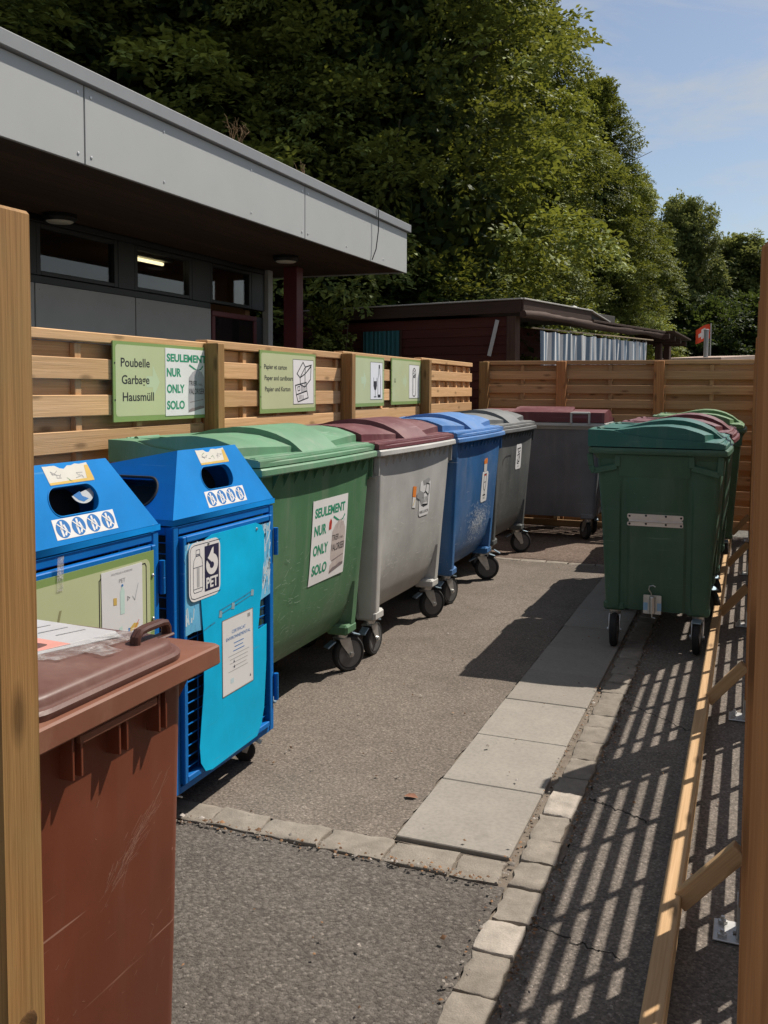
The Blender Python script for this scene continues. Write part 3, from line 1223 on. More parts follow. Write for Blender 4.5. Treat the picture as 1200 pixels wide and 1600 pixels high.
def make_container():
    t = thing('waste_container', 'waste container', 'waste container', (0, 0, 0))
    m = MB(9)
    m.loft([body_loop(i) for i in range(len(ZB))], cap0=True, cap1=False)
    # corner housings over the castors
    for sx in (-0.235, 0.235):
        for sy in (-0.475, 0.475):
            m.box((sx, sy, 0.247), (0.125, 0.135, 0.055), bev=0.012)
    # handles and pockets at both ends
    for sg in (-1, 1):
        L = 0.606
        for a, b in (((-0.380, 1.15), (-0.372, 1.075)), ((-0.372, 1.075), (-0.352, 1.04)), ((-0.355, 1.048), (-0.225, 1.078)), ((-0.225, 1.078), (-0.222, 1.145)),
                     ((0.340, 1.15), (0.335, 1.045)), ((0.335, 1.045), (0.185, 1.080)), ((0.185, 1.080), (0.182, 1.145))):
            m.bar((a[0], sg * (L + 0.016), a[1]), (b[0], sg * (L + 0.016), b[1]), 0.034, 0.013, up=(0, sg, 0), bev=0.003)
        m.prism([(-0.215, 1.02), (0.176, 1.02), (0.180, 1.145), (-0.220, 1.145)], lambda u, v, e, sg=sg: Vector((u, sg * (L - 0.004 + (e if sg > 0 else e) + 0.022 * (v - 1.02) / 0.125), v)), 0.004)
    for k in range(11):
        yy = -0.50 + k * 0.10
        m.prism([(0.335, 1.07), (0.376, 1.152), (0.335, 1.152)], lambda u, v, e, yy=yy: Vector((u, yy - e, v)), 0.005)
    m.build('body', P_gbody, t, angle=32)
    # rim with ribs under the front lip
    m = MB(10)

    def ring(z, xf, xb, L, bow, ch):
        P = []
        for k in range(13):
            yy = -L + ch + (2 * L - 2 * ch) * k / 12
            P.append((xf + bow * (1 - (yy / L) ** 2), yy, z))
        P += [(xf - ch * 0.3, L - ch * 0.2, z), (xf - ch, L, z), (0.1, L, z), (-0.1, L, z), (xb + 0.02, L, z), (xb, L - 0.02, z), (xb, 0.2, z), (xb, -0.2, z), (xb, -L + 0.02, z), (xb + 0.02, -L, z), (-0.1, -L, z), (0.1, -L, z), (xf - ch, -L, z), (xf - ch * 0.3, -L + ch * 0.2, z)]
        return P

    m.loft([ring(1.120, 0.338, -0.345, 0.610, 0.002, 0.02), ring(1.150, 0.345, -0.365, 0.628, 0.004, 0.02), ring(1.152, 0.372, -0.384, 0.650, 0.018, 0.022),
            ring(1.158, 0.378, -0.388, 0.653, 0.020, 0.022), ring(1.180, 0.376, -0.388, 0.653, 0.020, 0.022), ring(1.186, 0.370, -0.386, 0.650, 0.020, 0.022)], cap0=False, cap1=True)
    m.build('rim', P_greylip, t, angle=30)
    lid = make_lid(t)
    for yy in (-0.41, 0.41):
        m = MB(14)
        m.prism([(-0.395, 1.205), (-0.402, 1.235), (-0.386, 1.272), (-0.380, 1.272), (-0.380, 1.205)], lambda u, v, e, yy=yy: Vector((u, yy - 0.07 + e, v)), 0.14)
        m.build('grip_patch', P_glid, lid, angle=None)
    # stepped lip on the lid front
    m = MB(12)

    def lip(z, xf, L):
        return [(xf + 0.020 * (1 - (yy / L) ** 2), yy, z) for yy in [-L + 2 * L * k / 14 for k in range(15)]] + [(0.30, L, z), (0.30, -L, z)]

    m.loft([lip(1.188, 0.352, 0.640), lip(1.191, 0.358, 0.643), lip(1.206, 0.356, 0.643), lip(1.210, 0.350, 0.640), lip(1.2105, 0.335, 0.632), lip(1.226, 0.330, 0.630), lip(1.229, 0.325, 0.626)], cap0=True, cap1=True)
    m.build('lip', P_glid, lid, angle=30)
    # hinge frames and grip bars at the back
    for yy in (-0.41, 0.41):
        m = MB(13)
        m.tube([(-0.352, yy - 0.085, 1.284), (-0.352, yy + 0.085, 1.284)], 0.014, 10)
        for q in (-0.088, 0.088):
            m.box((-0.394, yy + q, 1.235), (0.016, 0.022, 0.115), bev=0.004)
        m.box((-0.394, yy, 1.284), (0.016, 0.154, 0.018), bev=0.004)
        m.build('hinge', P_greylip, t, angle=35)
    for i, (cx, cy, a) in enumerate(((0.235, 0.478, R(240)), (0.235, -0.478, R(15)), (-0.235, 0.478, R(160)), (-0.235, -0.478, R(190)))):
        make_castor(t, cx, cy, a, brake=(cx > 0))
    return t


proto = make_container()
GRP = 'large four wheeled waste containers'


def paint(o, body, lid, rim=None):
    remat(o, {'green_body': body, 'green_lid': lid, 'grey_body': rim or body})


def place_container(first, x, y, rz, label, body, lid, rim=None):
    o = proto if first else copy_tree(proto)
    o.location = (x, y, 0)
    o.rotation_euler = (0, 0, rz)
    tag(o, label, 'waste container', GRP)
    return o


# every copy is made from the untouched first one, then each is painted
spec = [
    (-2.232, 3.985, R(0.6), 'green waste container with a white SEULEMENT NUR ONLY SOLO poster on its front', P_gbody, P_glid, P_glid),
    (-2.205, 5.275, R(-0.8), 'grey waste container with maroon lid and torn paper and carton sticker', P_grey, P_maroon, P_grey),
    (-2.200, 6.630, R(0.5), 'blue waste container with a scuffed front and a wine glass sticker', P_blue, P_bluelid, P_bluelid),
    (-2.245, 7.960, R(-0.6), 'charcoal grey waste container with matching grey lid and a tall narrow sticker', P_dgrey, P_dgreylid, P_dgreylid),
    (-1.985, 9.64, R(90.5), 'grey waste container with maroon lid turned backwards in front of the far fence', P_slate, P_maroon, P_grey),
    (-0.490, 6.085, R(0.3), 'dark green waste container with teal lid and a metal lifting plate on its side', P_dgreen, P_teal, P_dgreen),
    (-0.475, 7.470, R(-0.4), 'waste container with maroon lid mostly hidden between two green ones', P_dgreen, P_maroon, P_maroon),
    (-0.430, 9.150, R(0.8), 'dark green waste container with olive lid, farthest in the right hand row', P_dgreen, P_olive, P_dgreen),
]
bins = [place_container(i == 0, *s_) for i, s_ in enumerate(spec)]
for o, s_ in zip(bins, spec):
    paint(o, *s_[4:])
# swivel the castors differently on each container (front far, front near, back far, back near)
SW = [(240, 15, 160, 190), (238, 268, 150, 200), (205, 255, 170, 120), (215, 20, 190, 160), (160, 200, 35, 215), (130, 88, 60, 92), (80, 120, 100, 70), (110, 95, 60, 120)]
for o, sw in zip(bins, SW):
    cs = sorted((c for c in kids(o) if c.name.startswith('castor')), key=lambda c: c.name)
    for c, a, a0 in zip(cs, sw, (240, 15, 160, 190)):
        q = [v.co for v in c.data.vertices[:24]]
        cx, cy = sum(p.x for p in q) / 24, sum(p.y for p in q) / 24
        c.matrix_local = Matrix.Translation((cx, cy, 0)) @ Matrix.Rotation(R(a - a0), 4, 'Z') @ Matrix.Translation((-cx, -cy, 0))

# --- prints and stickers on the containers
M_green_ink = plain('green_ink', (0.02, 0.26, 0.14), 0.6, 0, 0.05, 0, 10)
M_bag = plain('bag_print', (0.50, 0.43, 0.40), 0.6, 0, 0.12, 0, 30)
M_bag2 = plain('bag_shadow_print', (0.22, 0.18, 0.18), 0.6, 0, 0.2, 0, 60)
M_orange = plain('orange_print', (0.75, 0.22, 0.03), 0.6, 0, 0.1, 0, 12)
M_red = plain('red_print', (0.6, 0.05, 0.03), 0.6, 0, 0.1, 0, 12)
M_grey_ink = plain('grey_print', (0.30, 0.30, 0.30), 0.6, 0, 0.1, 0, 12)


def solo_print(m, u0, v0, w_, h, fn, e, ink, bag, bag2, black, wide=False):
    """SEULEMENT / NUR / ONLY / SOLO with the tied refuse bag"""
    k = 0.95 if wide else 0.86
    m.text('SEULEMENT', u0 + w_ * 0.06, v0 + h * 0.80, w_ * k, h * 0.105, fn, e, ink, 0.034)
    for i, (tx, tw) in enumerate((('NUR', 0.33), ('ONLY', 0.41), ('SOLO', 0.41))):
        m.text(tx, u0 + w_ * 0.06, v0 + h * (0.585 - 0.235 * i), w_ * tw, h * 0.115, fn, e, ink, 0.034)
    B = [(0.56, 0.06), (0.70, 0.085), (0.82, 0.10), (0.955, 0.12), (0.965, 0.40), (0.955, 0.58), (0.90, 0.65), (0.80, 0.70), (0.775, 0.70), (0.66, 0.65), (0.575, 0.57), (0.56, 0.3)]
    m.flat([(u0 + a * w_, v0 + b * h) for a, b in B], fn, e, bag)
    m.flat([(u0 + a * w_, v0 + b * h) for a, b in [(0.56, 0.055), (0.70, 0.075), (0.955, 0.115), (0.95, 0.145), (0.84, 0.15), (0.74, 0.125), (0.65, 0.12), (0.57, 0.09)]], fn, e + 0.0002, bag2)
    for c in ([(0.785, 0.685), (0.70, 0.722), (0.59, 0.768), (0.58, 0.745), (0.70, 0.695)], [(0.79, 0.685), (0.87, 0.712), (0.92, 0.76), (0.93, 0.738), (0.87, 0.688)]):
        m.flat([(u0 + a * w_, v0 + b * h) for a, b in c], fn, e + 0.0002, ink)
    for a, b in ((0.70, 0.60), (0.80, 0.58), (0.87, 0.61)):
        m.stroke([(u0 + (a + 0.04) * w_, v0 + (b + 0.08) * h), (u0 + a * w_, v0 + b * h)], w_ * 0.006, fn, e + 0.0002, bag2)
    m.text('TRIER', u0 + w_ * 0.575, v0 + h * 0.455, w_ * 0.20, h * 0.07, fn, e + 0.0003, black, 0.01)
    m.text("c'est..", u0 + w_ * 0.79, v0 + h * 0.455, w_ * 0.13, h * 0.04, fn, e + 0.0003, black, 0.0)
    m.text('VALORISER', u0 + w_ * 0.57, v0 + h * 0.325, w_ * 0.385, h * 0.085, fn, e + 0.0003, black, 0.012)
    m.stroke([(u0 + w_ * 0.60, v0 + h * 0.205), (u0 + w_ * 0.93, v0 + h * 0.245)], h * 0.012, fn, e + 0.0003, bag2)


def sheet(m, u0, v0, u1, v1, fn, e, mat=0, nv=10, sk=0.0):
    """thin sheet following a curved surface"""
    vs, fs = [], []
    for i in range(nv + 1):
        v = v0 + (v1 - v0) * i / nv
        vs += [fn(u0 + sk * i / nv, v, e), fn(u1 + sk * i / nv, v, e)]
    for i in range(nv):
        fs.append((2 * i, 2 * i + 1, 2 * i + 3, 2 * i + 2))
    b = len(vs)
    for i in range(nv + 1):
        v = v0 + (v1 - v0) * i / nv
        vs += [fn(u0 + sk * i / nv, v, 0), fn(u1 + sk * i / nv, v, 0)]
    for i in range(nv):
        fs.append((b + 2 * i, 2 * i, 2 * i + 2, b + 2 * i + 2))
        fs.append((2 * i + 1, b + 2 * i + 1, b + 2 * i + 3, 2 * i + 3))
    fs.append((b, b + 1, 1, 0))
    fs.append((2 * nv, 2 * nv + 1, b + 2 * nv + 1, b + 2 * nv))
    m.add(vs, fs, mat, None, None, 0.5, smooth=False)


bow = lambda u, v, e: Vector((front_x(v) + 0.0075 + e, u, v))
m = MB(20)
sheet(m, -0.105, 0.585, 0.305, 0.99, bow, 0.001)
solo_print(m, -0.105, 0.585, 0.41, 0.405, bow, 0.0016, 1, 2, 3, 4)
m.flat([(0.085, 0.83), (0.115, 0.832), (0.118, 0.868), (0.104, 0.886), (0.088, 0.87)], bow, 0.0018, 5)
m.stroke([(0.092, 0.835), (0.112, 0.875)], 0.006, bow, 0.002, 4)
o = m.build('poster', [M_white, M_green_ink, M_bag, M_bag2, M_black, M_red], bins[0], angle=None)
o['label'] = 'white poster with green words and a tied refuse bag'
# label on top of the green lid
m = MB(21)
m.add([(-0.15, -0.10, 1.314), (0.02, -0.13, 1.313), (0.03, 0.12, 1.313), (-0.15, 0.14, 1.314)], [(0, 1, 2, 3)], 0, smooth=False)
m.add([(-0.11, -0.05, 1.3146), (-0.05, -0.06, 1.3146), (-0.05, 0.06, 1.3146), (-0.11, 0.06, 1.3146)], [(0, 1, 2, 3)], 1, smooth=False)
m.build('lid_label', [plain('faded_paper', (0.62, 0.62, 0.62), 0.6, 0, 0.12, 0.02, 14), plain('faded_blue', (0.38, 0.45, 0.58), 0.6, 0, 0.2, 0, 10)], bins[0], angle=None)

# torn carton sticker on the grey one
m = MB(22)
f_ = bow
m.prism(rrect(0.05, 0.735, 0.235, 0.955, 0.03), f_, 0.001, 0)
m.flat([(0.045, 0.90), (0.12, 0.88), (0.13, 0.83), (0.09, 0.80), (0.06, 0.84), (0.0, 0.86), (0.0, 0.885)], f_, 0.0018, 3)
m.flat([(0.09, 0.955), (0.20, 0.968), (0.225, 0.952), (0.20, 0.93), (0.11, 0.925)], f_, 0.0014, 3)
for q in ([(0.085, 0.81), (0.195, 0.80), (0.20, 0.86), (0.15, 0.885), (0.095, 0.87)], [(0.15, 0.885), (0.16, 0.935), (0.215, 0.925), (0.215, 0.87), (0.20, 0.86)], [(0.085, 0.81), (0.13, 0.795), (0.20, 0.80)]):
    m.stroke(q, 0.0075, f_, 0.0016, 1, closed=True)
for k in range(4):
    m.stroke([(0.10 + 0.024 * k, 0.82), (0.102 + 0.024 * k, 0.852)], 0.006, f_, 0.0017, 1)
m.text('PAPIER & CARTON', 0.062, 0.752, 0.16, 0.018, f_, 0.0016, 1)
m.prism([(-0.075, 0.875), (-0.02, 0.865), (-0.015, 0.93), (-0.07, 0.938)], f_, 0.001, 2)
m.prism([(-0.07, 0.808), (-0.015, 0.80), (-0.02, 0.864), (-0.072, 0.872)], f_, 0.0009, 0)
m.stroke([(-0.06, 0.82), (-0.03, 0.855)], 0.006, f_, 0.0014, 4)
o = m.build('sticker', [M_white, M_black, M_orange, M_grey_ink, plain('yellow_print', (0.7, 0.55, 0.1), 0.6)], bins[1], angle=None)
o['label'] = 'torn white carton sticker with orange strip'

# wine glass sticker on the blue one
m = MB(23)
m.prism(rrect(0.09, 0.665, 0.265, 0.895, 0.028), f_, 0.001, 0)
m.stroke([(0.145, 0.875), (0.145, 0.79), (0.16, 0.762), (0.178, 0.75), (0.196, 0.762), (0.211, 0.79), (0.211, 0.875)], 0.008, f_, 0.0016, 1, closed=True)
m.stroke([(0.178, 0.75), (0.178, 0.718)], 0.009, f_, 0.0016, 1)
m.stroke([(0.147, 0.716), (0.209, 0.716)], 0.011, f_, 0.0016, 1)
m.stroke([(0.148, 0.815), (0.208, 0.815)], 0.004, f_, 0.0016, 1)
m.flat([(0.147, 0.864), (0.209, 0.864), (0.209, 0.873), (0.147, 0.873)], f_, 0.0017, 3)
m.text('VERRE', 0.148, 0.686, 0.06, 0.016, f_, 0.0016, 4)
m.prism([(0.125, 0.955), (0.215, 0.955), (0.22, 0.985), (0.20, 0.998), (0.15, 0.992), (0.122, 0.98)], f_, 0.0011, 2)
m.prism([(0.13, 0.897), (0.21, 0.897), (0.213, 0.953), (0.127, 0.953)], f_, 0.0009, 5)
o = m.build('sticker', [M_white, M_black, M_orange, M_red, M_grey_ink, plain('torn_paper', (0.55, 0.54, 0.52), 0.7, 0, 0.15)], bins[2], angle=None)
o['label'] = 'white wine glass sticker under an orange strip'

m = MB(24)
m.prism(rrect(0.0, 0.815, 0.19, 1.035, 0.025), f_, 0.001, 0)
for q in ([(0.04, 0.995), (0.15, 1.0)], [(0.06, 0.985), (0.08, 0.96), (0.14, 0.975)], [(0.05, 0.94), (0.13, 0.95), (0.13, 0.91)], [(0.075, 0.93), (0.075, 0.885), (0.12, 0.88), (0.12, 0.93)], [(0.05, 0.90), (0.05, 0.87), (0.10, 0.865)]):
    m.stroke(q, 0.010, f_, 0.0016, 1)
m.text('ALU', 0.065, 0.835, 0.05, 0.014, f_, 0.0016, 2)
m.build('sticker', [M_white, M_black, M_grey_ink], bins[3], angle=None)
m = MB(25)
m.stroke([(-0.42, 0.30), (-0.42, 0.93), (-0.34, 0.955), (-0.18, 0.955), (-0.175, 0.33)], 0.006, lambda u, v, e: Vector((front_x(v) + 0.0065 + e, u, v)), 0.0008, 0)
m.build('seam', plain('seam_black', (0.02, 0.02, 0.02), 0.6), bins[3], angle=None)

# scuffed patch at the bottom of the blue front
M_scuff = plain('scuff', (0.55, 0.60, 0.66), 0.7, 0, 0.15, 0.05, 40)
m = MB(26)
rr = random.Random(4)
for i in range(900):
    u, v = 0.10 + rr.gauss(0, 0.13), 0.52 + rr.gauss(0, 0.07)
    if not (-0.4 < u < 0.45 and 0.32 < v < 0.7):
        continue
    a = rr.uniform(0, 3.14)
    l = rr.uniform(0.004, 0.024)
    m.stroke([(u, v), (u + l * math.cos(a), v + l * math.sin(a))], rr.uniform(0.001, 0.004), bow, 0.0004, 0)
kind(m.build('scuff_mark', M_scuff, bins[2], angle=None), 'stuff')

# knocks and scrapes along the green and grey fronts
for bi, colr, nm in ((0, (0.26, 0.36, 0.27), 'green_scrape'), (1, (0.62, 0.61, 0.58), 'grey_scrape'), (3, (0.26, 0.27, 0.27), 'charcoal_scrape')):
    m = MB(120 + bi)
    rr = random.Random(50 + bi)
    for i in range(190):
        u, v = rr.uniform(-0.46, 0.46), min(0.95, max(0.28, rr.gauss(0.50, 0.17)))
        if bi == 0 and -0.12 < u < 0.32 and v > 0.56:
            continue
        if bi == 1 and -0.08 < u < 0.24 and v > 0.72:
            continue
        a = rr.gauss(0.25, 0.35)
        l = rr.uniform(0.004, 0.055) * (1.8 if rr.random() < 0.08 else 1)
        q = [(u, v), (u + l * 0.5 * math.cos(a), v + l * 0.5 * math.sin(a) + rr.gauss(0, 0.001)), (u + l * math.cos(a), v + l * math.sin(a))]
        m.stroke(q, rr.uniform(0.0006, 0.0024), bow, 0.0003, 0)
    kind(m.build('scuff_mark', plain(nm, colr, 0.7, 0, 0.2, 0.05, 40), bins[bi], angle=None), 'stuff')

# metal lifting plate and lock on the near end of the teal-lidded one
m = MB(27)
fe = lambda u, v, e: Vector((u, -side_y(v) - 0.001 - e, v))
for a, b in ((0.778, 0.805), (0.735, 0.757)):
    m.prism(rrect(-0.165, a, 0.145, b, 0.008), fe, 0.004)
    for k in ((-0.152, (a + b) / 2), (-0.06, b - 0.008), (0.05, b - 0.008), (0.133, (a + b) / 2)):
        m.lathe([(0.0065, 0), (0.006, 0.003), (0.002, 0.0045)], fe(k[0], k[1], 0.004), -Y, 10, 1)
m.prism([(-0.15, 0.757), (0.145, 0.757), (0.135, 0.778), (-0.16, 0.778)], fe, 0.0015)
m.tube([fe(-0.155, 0.763, 0.006), fe(0.12, 0.763, 0.006), fe(0.143, 0.770, 0.004)], 0.004, 8)
m.build('lifting_plate', plain('brushed_steel', (0.72, 0.66, 0.62), 0.45, 0.35, 0.15, 0.1, 20) and [MATS['brushed_steel'], M_dark], bins[5])
m = MB(28)
fl = lambda u, v, e: Vector((u, -0.575 - e, v))
m.prism(rrect(-0.065, 0.225, 0.035, 0.335, 0.004), fl, 0.004, 0)
for u in (-0.064, 0.012):
    m.prism([(u, 0.245), (u + 0.024, 0.245), (u + 0.024, 0.29), (u, 0.29)], lambda a, b, e: fl(a, b, e + 0.0042), 0.0008, 1)
m.lathe([(0.017, 0.235), (0.017, 0.325), (0.013, 0.33)], (-0.014, -0.597, 0), Z, 16, 0)
m.tube([(-0.018, -0.60, 0.33), (-0.020, -0.602, 0.352), (-0.034, -0.604, 0.372), (-0.030, -0.606, 0.392), (-0.010, -0.608, 0.398), (0.004, -0.609, 0.390)], 0.0035, 7, 0)
m.tube([(-0.014, -0.597, 0.235), (-0.014, -0.597, 0.21), (0.004, -0.597, 0.205)], 0.004, 7, 0)
m.build('lock', [M_galv, plain('blue_label', (0.25, 0.42, 0.6), 0.5)], bins[5])

# straps over the far container
M_strap = plain('strap', (0.03, 0.024, 0.022), 0.7, 0, 0.2, 0.1, 60)
m = MB(29)
for q in ([(0.30, -0.625, 1.05), (0.05, -0.613, 0.70), (0.20, -0.60, 0.32)], [(0.02, -0.625, 1.05), (0.05, -0.612, 0.75), (-0.02, -0.60, 0.32)]):
    m.tube(q, 0.008, 6)
m.build('strap', M_strap, bins[4])
# ------------------------------------------------------------------ bottle collection cages
P_bottle = plastic('cage_blue', (0.0, 0.200, 0.57), 0.5, 0.25, (0.2, 0.45, 0.65), dust=0.10, dustcol=(0.02, 0.2, 0.45), spec=0.22)
P_frame = plastic('cage_blue_shaded', (0.0, 0.135, 0.45), 0.45, 0.3, (0.15, 0.35, 0.6), dust=0.14, dustcol=(0.02, 0.14, 0.36), spec=0.25)  # the hood's blue darkened, shade on the frame put into the colour
P_sheet = plastic('sky_blue_sheet', (0.0, 0.44, 0.74), 0.55, 0.3, (0.15, 0.22, 0.28), dust=0.14, dustcol=(0.0, 0.34, 0.58), spec=0.2)
P_liner = plain('liner_sack', (0.05, 0.042, 0.034), 0.45, 0, 0.6, 0.8, 9)
M_torn = plastic('torn_film', (0.14, 0.45, 0.68), 0.5, 0.6, (0.75, 0.78, 0.8), dust=0.35, dustcol=(0.05, 0.25, 0.5))
M_info = plain('info_paper', (0.66, 0.66, 0.66), 0.5, 0, 0.04, 0.02, 12)
M_sgreen = plain('sign_green', (0.47, 0.51, 0.29), 0.45, 0, 0.06, 0.02, 6)
M_sborder = plain('sign_border', (0.215, 0.315, 0.10), 0.45, 0, 0.06, 0.02, 6)
M_arrow = plain('sign_arrow', (0.48, 0.565, 0.37), 0.45, 0, 0.04, 0.0, 6)
M_navy = plain('navy_print', (0.02, 0.02, 0.06), 0.5, 0, 0.1, 0, 12)
M_bluep = plain('blue_print', (0.03, 0.17, 0.45), 0.5, 0, 0.12, 0, 20)
M_palep = plain('pale_print', (0.50, 0.62, 0.66), 0.5, 0, 0.15, 0, 20)
M_tape = clearfilm('clear_tape', 0.25)
HB, HX0, HX1 = 0.35, 0.375, 0.290       # half width, hood foot, hood shoulder (front)
ZE, ZS = 1.075, 1.298


def hood_front(u, v, e):
    """u along y, v = world height on the sloping hood front"""
    t = (v - ZE) / (ZS - ZE)
    n = Vector((ZS - ZE, 0, HX0 - HX1)).normalized()
    return Vector((HX0 + (HX1 - HX0) * t, u, v)) + n * e


def hood_side(u, v, e):
    """-y side of the hood; u along x"""
    t = (v - ZE) / (ZS - ZE)
    n = Vector((0, -(ZS - ZE), 0.155)).normalized()
    return Vector((u, -HB + 0.155 * t, v)) + n * e


def ring_face(m, outer, hole, fn, e, depth, mat, lipmat=None):
    """polygon with a hole, plus the turned-in edge of the hole"""
    cu, cv = sum(p[0] for p in hole) / len(hole), sum(p[1] for p in hole) / len(hole)

    def hit(a):
        d = (math.cos(a), math.sin(a))
        best = None
        for i in range(len(outer)):
            p, q = outer[i], outer[(i + 1) % len(outer)]
            ex, ey = q[0] - p[0], q[1] - p[1]
            den = d[0] * ey - d[1] * ex
            if abs(den) < 1e-9:
                continue
            t = ((p[0] - cu) * ey - (p[1] - cv) * ex) / den
            s_ = ((p[0] - cu) * d[1] - (p[1] - cv) * d[0]) / den
            if t > 0 and -1e-6 <= s_ <= 1 + 1e-6 and (best is None or t < best):
                best = t
        return (cu + d[0] * best, cv + d[1] * best)

    ang = sorted([(math.atan2(p[1] - cv, p[0] - cu), 0, p) for p in hole] + [(math.atan2(p[1] - cv, p[0] - cu), 1, p) for p in outer])

    def hole_at(a):
        best = None
        d = (math.cos(a), math.sin(a))
        for i in range(len(hole)):
            p, q = hole[i], hole[(i + 1) % len(hole)]
            ex, ey = q[0] - p[0], q[1] - p[1]
            den = d[0] * ey - d[1] * ex
            if abs(den) < 1e-9:
                continue
            t = ((p[0] - cu) * ey - (p[1] - cv) * ex) / den
            s_ = ((p[0] - cu) * d[1] - (p[1] - cv) * d[0]) / den
            if t > 0 and -1e-6 <= s_ <= 1 + 1e-6:
                best = t if best is None else best
        return (cu + d[0] * best, cv + d[1] * best)

    I, O = [], []
    for a, kd, p in ang:
        if kd == 0:
            I.append(p)
            O.append(hit(a))
        else:
            I.append(hole_at(a))
            O.append(p)
    n = len(I)
    vs = [fn(p[0], p[1], e) for p in O] + [fn(p[0], p[1], e) for p in I] + [fn(p[0], p[1], e - depth) for p in I]
    fs, f2 = [], []
    for i in range(n):
        j = (i + 1) % n
        fs.append((i, j, n + j, n + i))
        f2.append((n + i, n + j, 2 * n + j, 2 * n + i))
    m.add(vs, fs, mat, None, None, 0.5, smooth=False)
    m.add(vs, f2, mat if lipmat is None else lipmat, None, None, 0.5, smooth=False)


def make_cage():
    t = thing('bottle_cage', 'cage', 'bottle bin', (0, 0, 0))
    m = MB(40)
    s_ = 0.032
    for sx in (-1, 1):
        for sy in (-1, 1):
            m.box((sx * (HX0 - s_ / 2), sy * (HB - s_ / 2), (0.125 + 1.05) / 2), (s_, s_, 1.05 - 0.125), bev=0.003)
    for z in (0.135, 1.035):
        for sy in (-1, 1):
            m.box((0, sy * (HB - s_ / 2), z), (2 * HX0 - 2 * s_ - 0.002, s_ - 0.004, s_ - 0.006), bev=0.003)
        for sx in (-1, 1):
            m.box((sx * (HX0 - s_ / 2), 0, z), (s_ - 0.004, 2 * HB - 2 * s_ - 0.002, s_ - 0.006), bev=0.003)
    m.build('frame', P_frame, t)
    # floor plate
    m = MB(41)
    m.box((0, 0, 0.150), (2 * HX0 - 0.07, 2 * HB - 0.07, 0.004), bev=0.001)
    m.build('floor', P_frame, t)
    # wire panels
    for nm in range(3):
        m = MB(42)
        if nm < 2:
            yy = (-1, 1)[nm] * (HB - 0.014)
            for k in range(24):
                z = 0.17 + k * 0.0375
                m.tube([(-HX0 + 0.03, yy, z), (HX0 - 0.03, yy, z)], 0.0022, 5, caps=False)
            for k in range(7):
                x = -HX0 + 0.04 + k * 0.1117
                m.tube([(x, yy + 0.004, 0.14), (x, yy + 0.004, 1.03)], 0.0022, 5, caps=False)
        else:
            for k in range(24):
                z = 0.17 + k * 0.0375
                m.tube([(-HX0 + 0.014, -HB + 0.03, z), (-HX0 + 0.014, HB - 0.03, z)], 0.0022, 5, caps=False)
            for k in range(7):
                y = -HB + 0.04 + k * 0.1033
                m.tube([(-HX0 + 0.018, y, 0.14), (-HX0 + 0.018, y, 1.03)], 0.0022, 5, caps=False)
        m.build('wire_panel', P_frame, t)
    # door with its own frame and wires
    d = MB(43)
    fw = 0.022
    y0, y1, z0, z1 = -HB + 0.036, HB - 0.036, 0.156, 1.014
    xx = HX0 + 0.002
    for yy in (y0 + fw / 2, y1 - fw / 2):
        d.box((xx, yy, (z0 + z1) / 2), (0.026, fw, z1 - z0), bev=0.003)
    for zz in (z0 + fw / 2, z1 - fw / 2):
        d.box((xx, 0, zz), (0.024, y1 - y0 - 2 * fw - 0.001, fw), bev=0.003)
    door = d.build('door', P_frame, t)
    d = MB(44)
    k = z0 + 0.045
    while k < z1 - 0.02:
        d.tube([(xx - 0.004, y0 + 0.01, k), (xx - 0.004, y1 - 0.01, k)], 0.0024, 5, caps=False)
        k += 0.0375
    for q in range(9):
        yy = y0 + 0.05 + q * 0.0665
        d.tube([(xx - 0.009, yy, z0 + 0.01), (xx - 0.009, yy, z1 - 0.01)], 0.0022, 5, caps=False)
    d.build('door_wires', P_frame, door)
    for zz in (0.30, 0.90):
        d = MB(45)
        d.lathe([(0.010, -0.055), (0.010, -0.002), (0.0085, 0.0), (0.010, 0.002), (0.010, 0.055)], (HX0 + 0.008, HB + 0.006, zz), Z, 12)
        d.build('hinge', P_frame, t)
    # sack inside
    m = MB(46)
    loops = []
    r = random.Random(3)
    for i in range(15):
        z = 0.16 + 0.84 * i / 14
        k = 0.93 + 0.05 * math.sin(i * 1.7)
        lp = []
        for j in range(40):
            a = 2 * math.pi * j / 40
            c, s2 = math.cos(a), math.sin(a)
            q = (abs(c) ** 6 + abs(s2) ** 6) ** (-1 / 6)
            rr_ = k * q * (1 + r.uniform(-.035, .035))
            lp.append((0.325 * rr_ * c, 0.30 * rr_ * s2, z))
        loops.append(lp)
    m.loft(loops)
    m.build('sack', P_liner, t, angle=60)
    # hood
    m = MB(47)
    F = [(-HB, ZE), (HB, ZE), (HB - 0.155, ZS), (-HB + 0.155, ZS)]
    hole = rrect(-0.105, 1.150, 0.105, 1.232, 0.0405, 8)
    ring_face(m, F, hole, hood_front, 0, 0.02, 0)
    BX, BZ = -0.335, 1.175           # rear of the hood top, which falls away to the back
    A = [Vector((HX1, -HB + 0.155, ZS)), Vector((HX1, HB - 0.155, ZS)), Vector((BX, HB - 0.07, BZ)), Vector((BX, -HB + 0.07, BZ))]
    m.add(A, [(0, 1, 2, 3)], 0, smooth=False)
    # sides as sloping panels: -y side holds an opening
    S = [(-HX0, ZE), (HX0, ZE), (HX1, ZS), (BX, BZ)]
    hole2 = rrect(0.015, 1.112, 0.268, 1.206, 0.046, 8)
    ring_face(m, S, hole2, hood_side, 0, 0.02, 0)
    m.add([(HX0, HB, ZE), (-HX0, HB, ZE), (BX, HB - 0.07, BZ), (HX1, HB - 0.155, ZS)], [(0, 1, 2), (0, 2, 3)], 0, smooth=False)
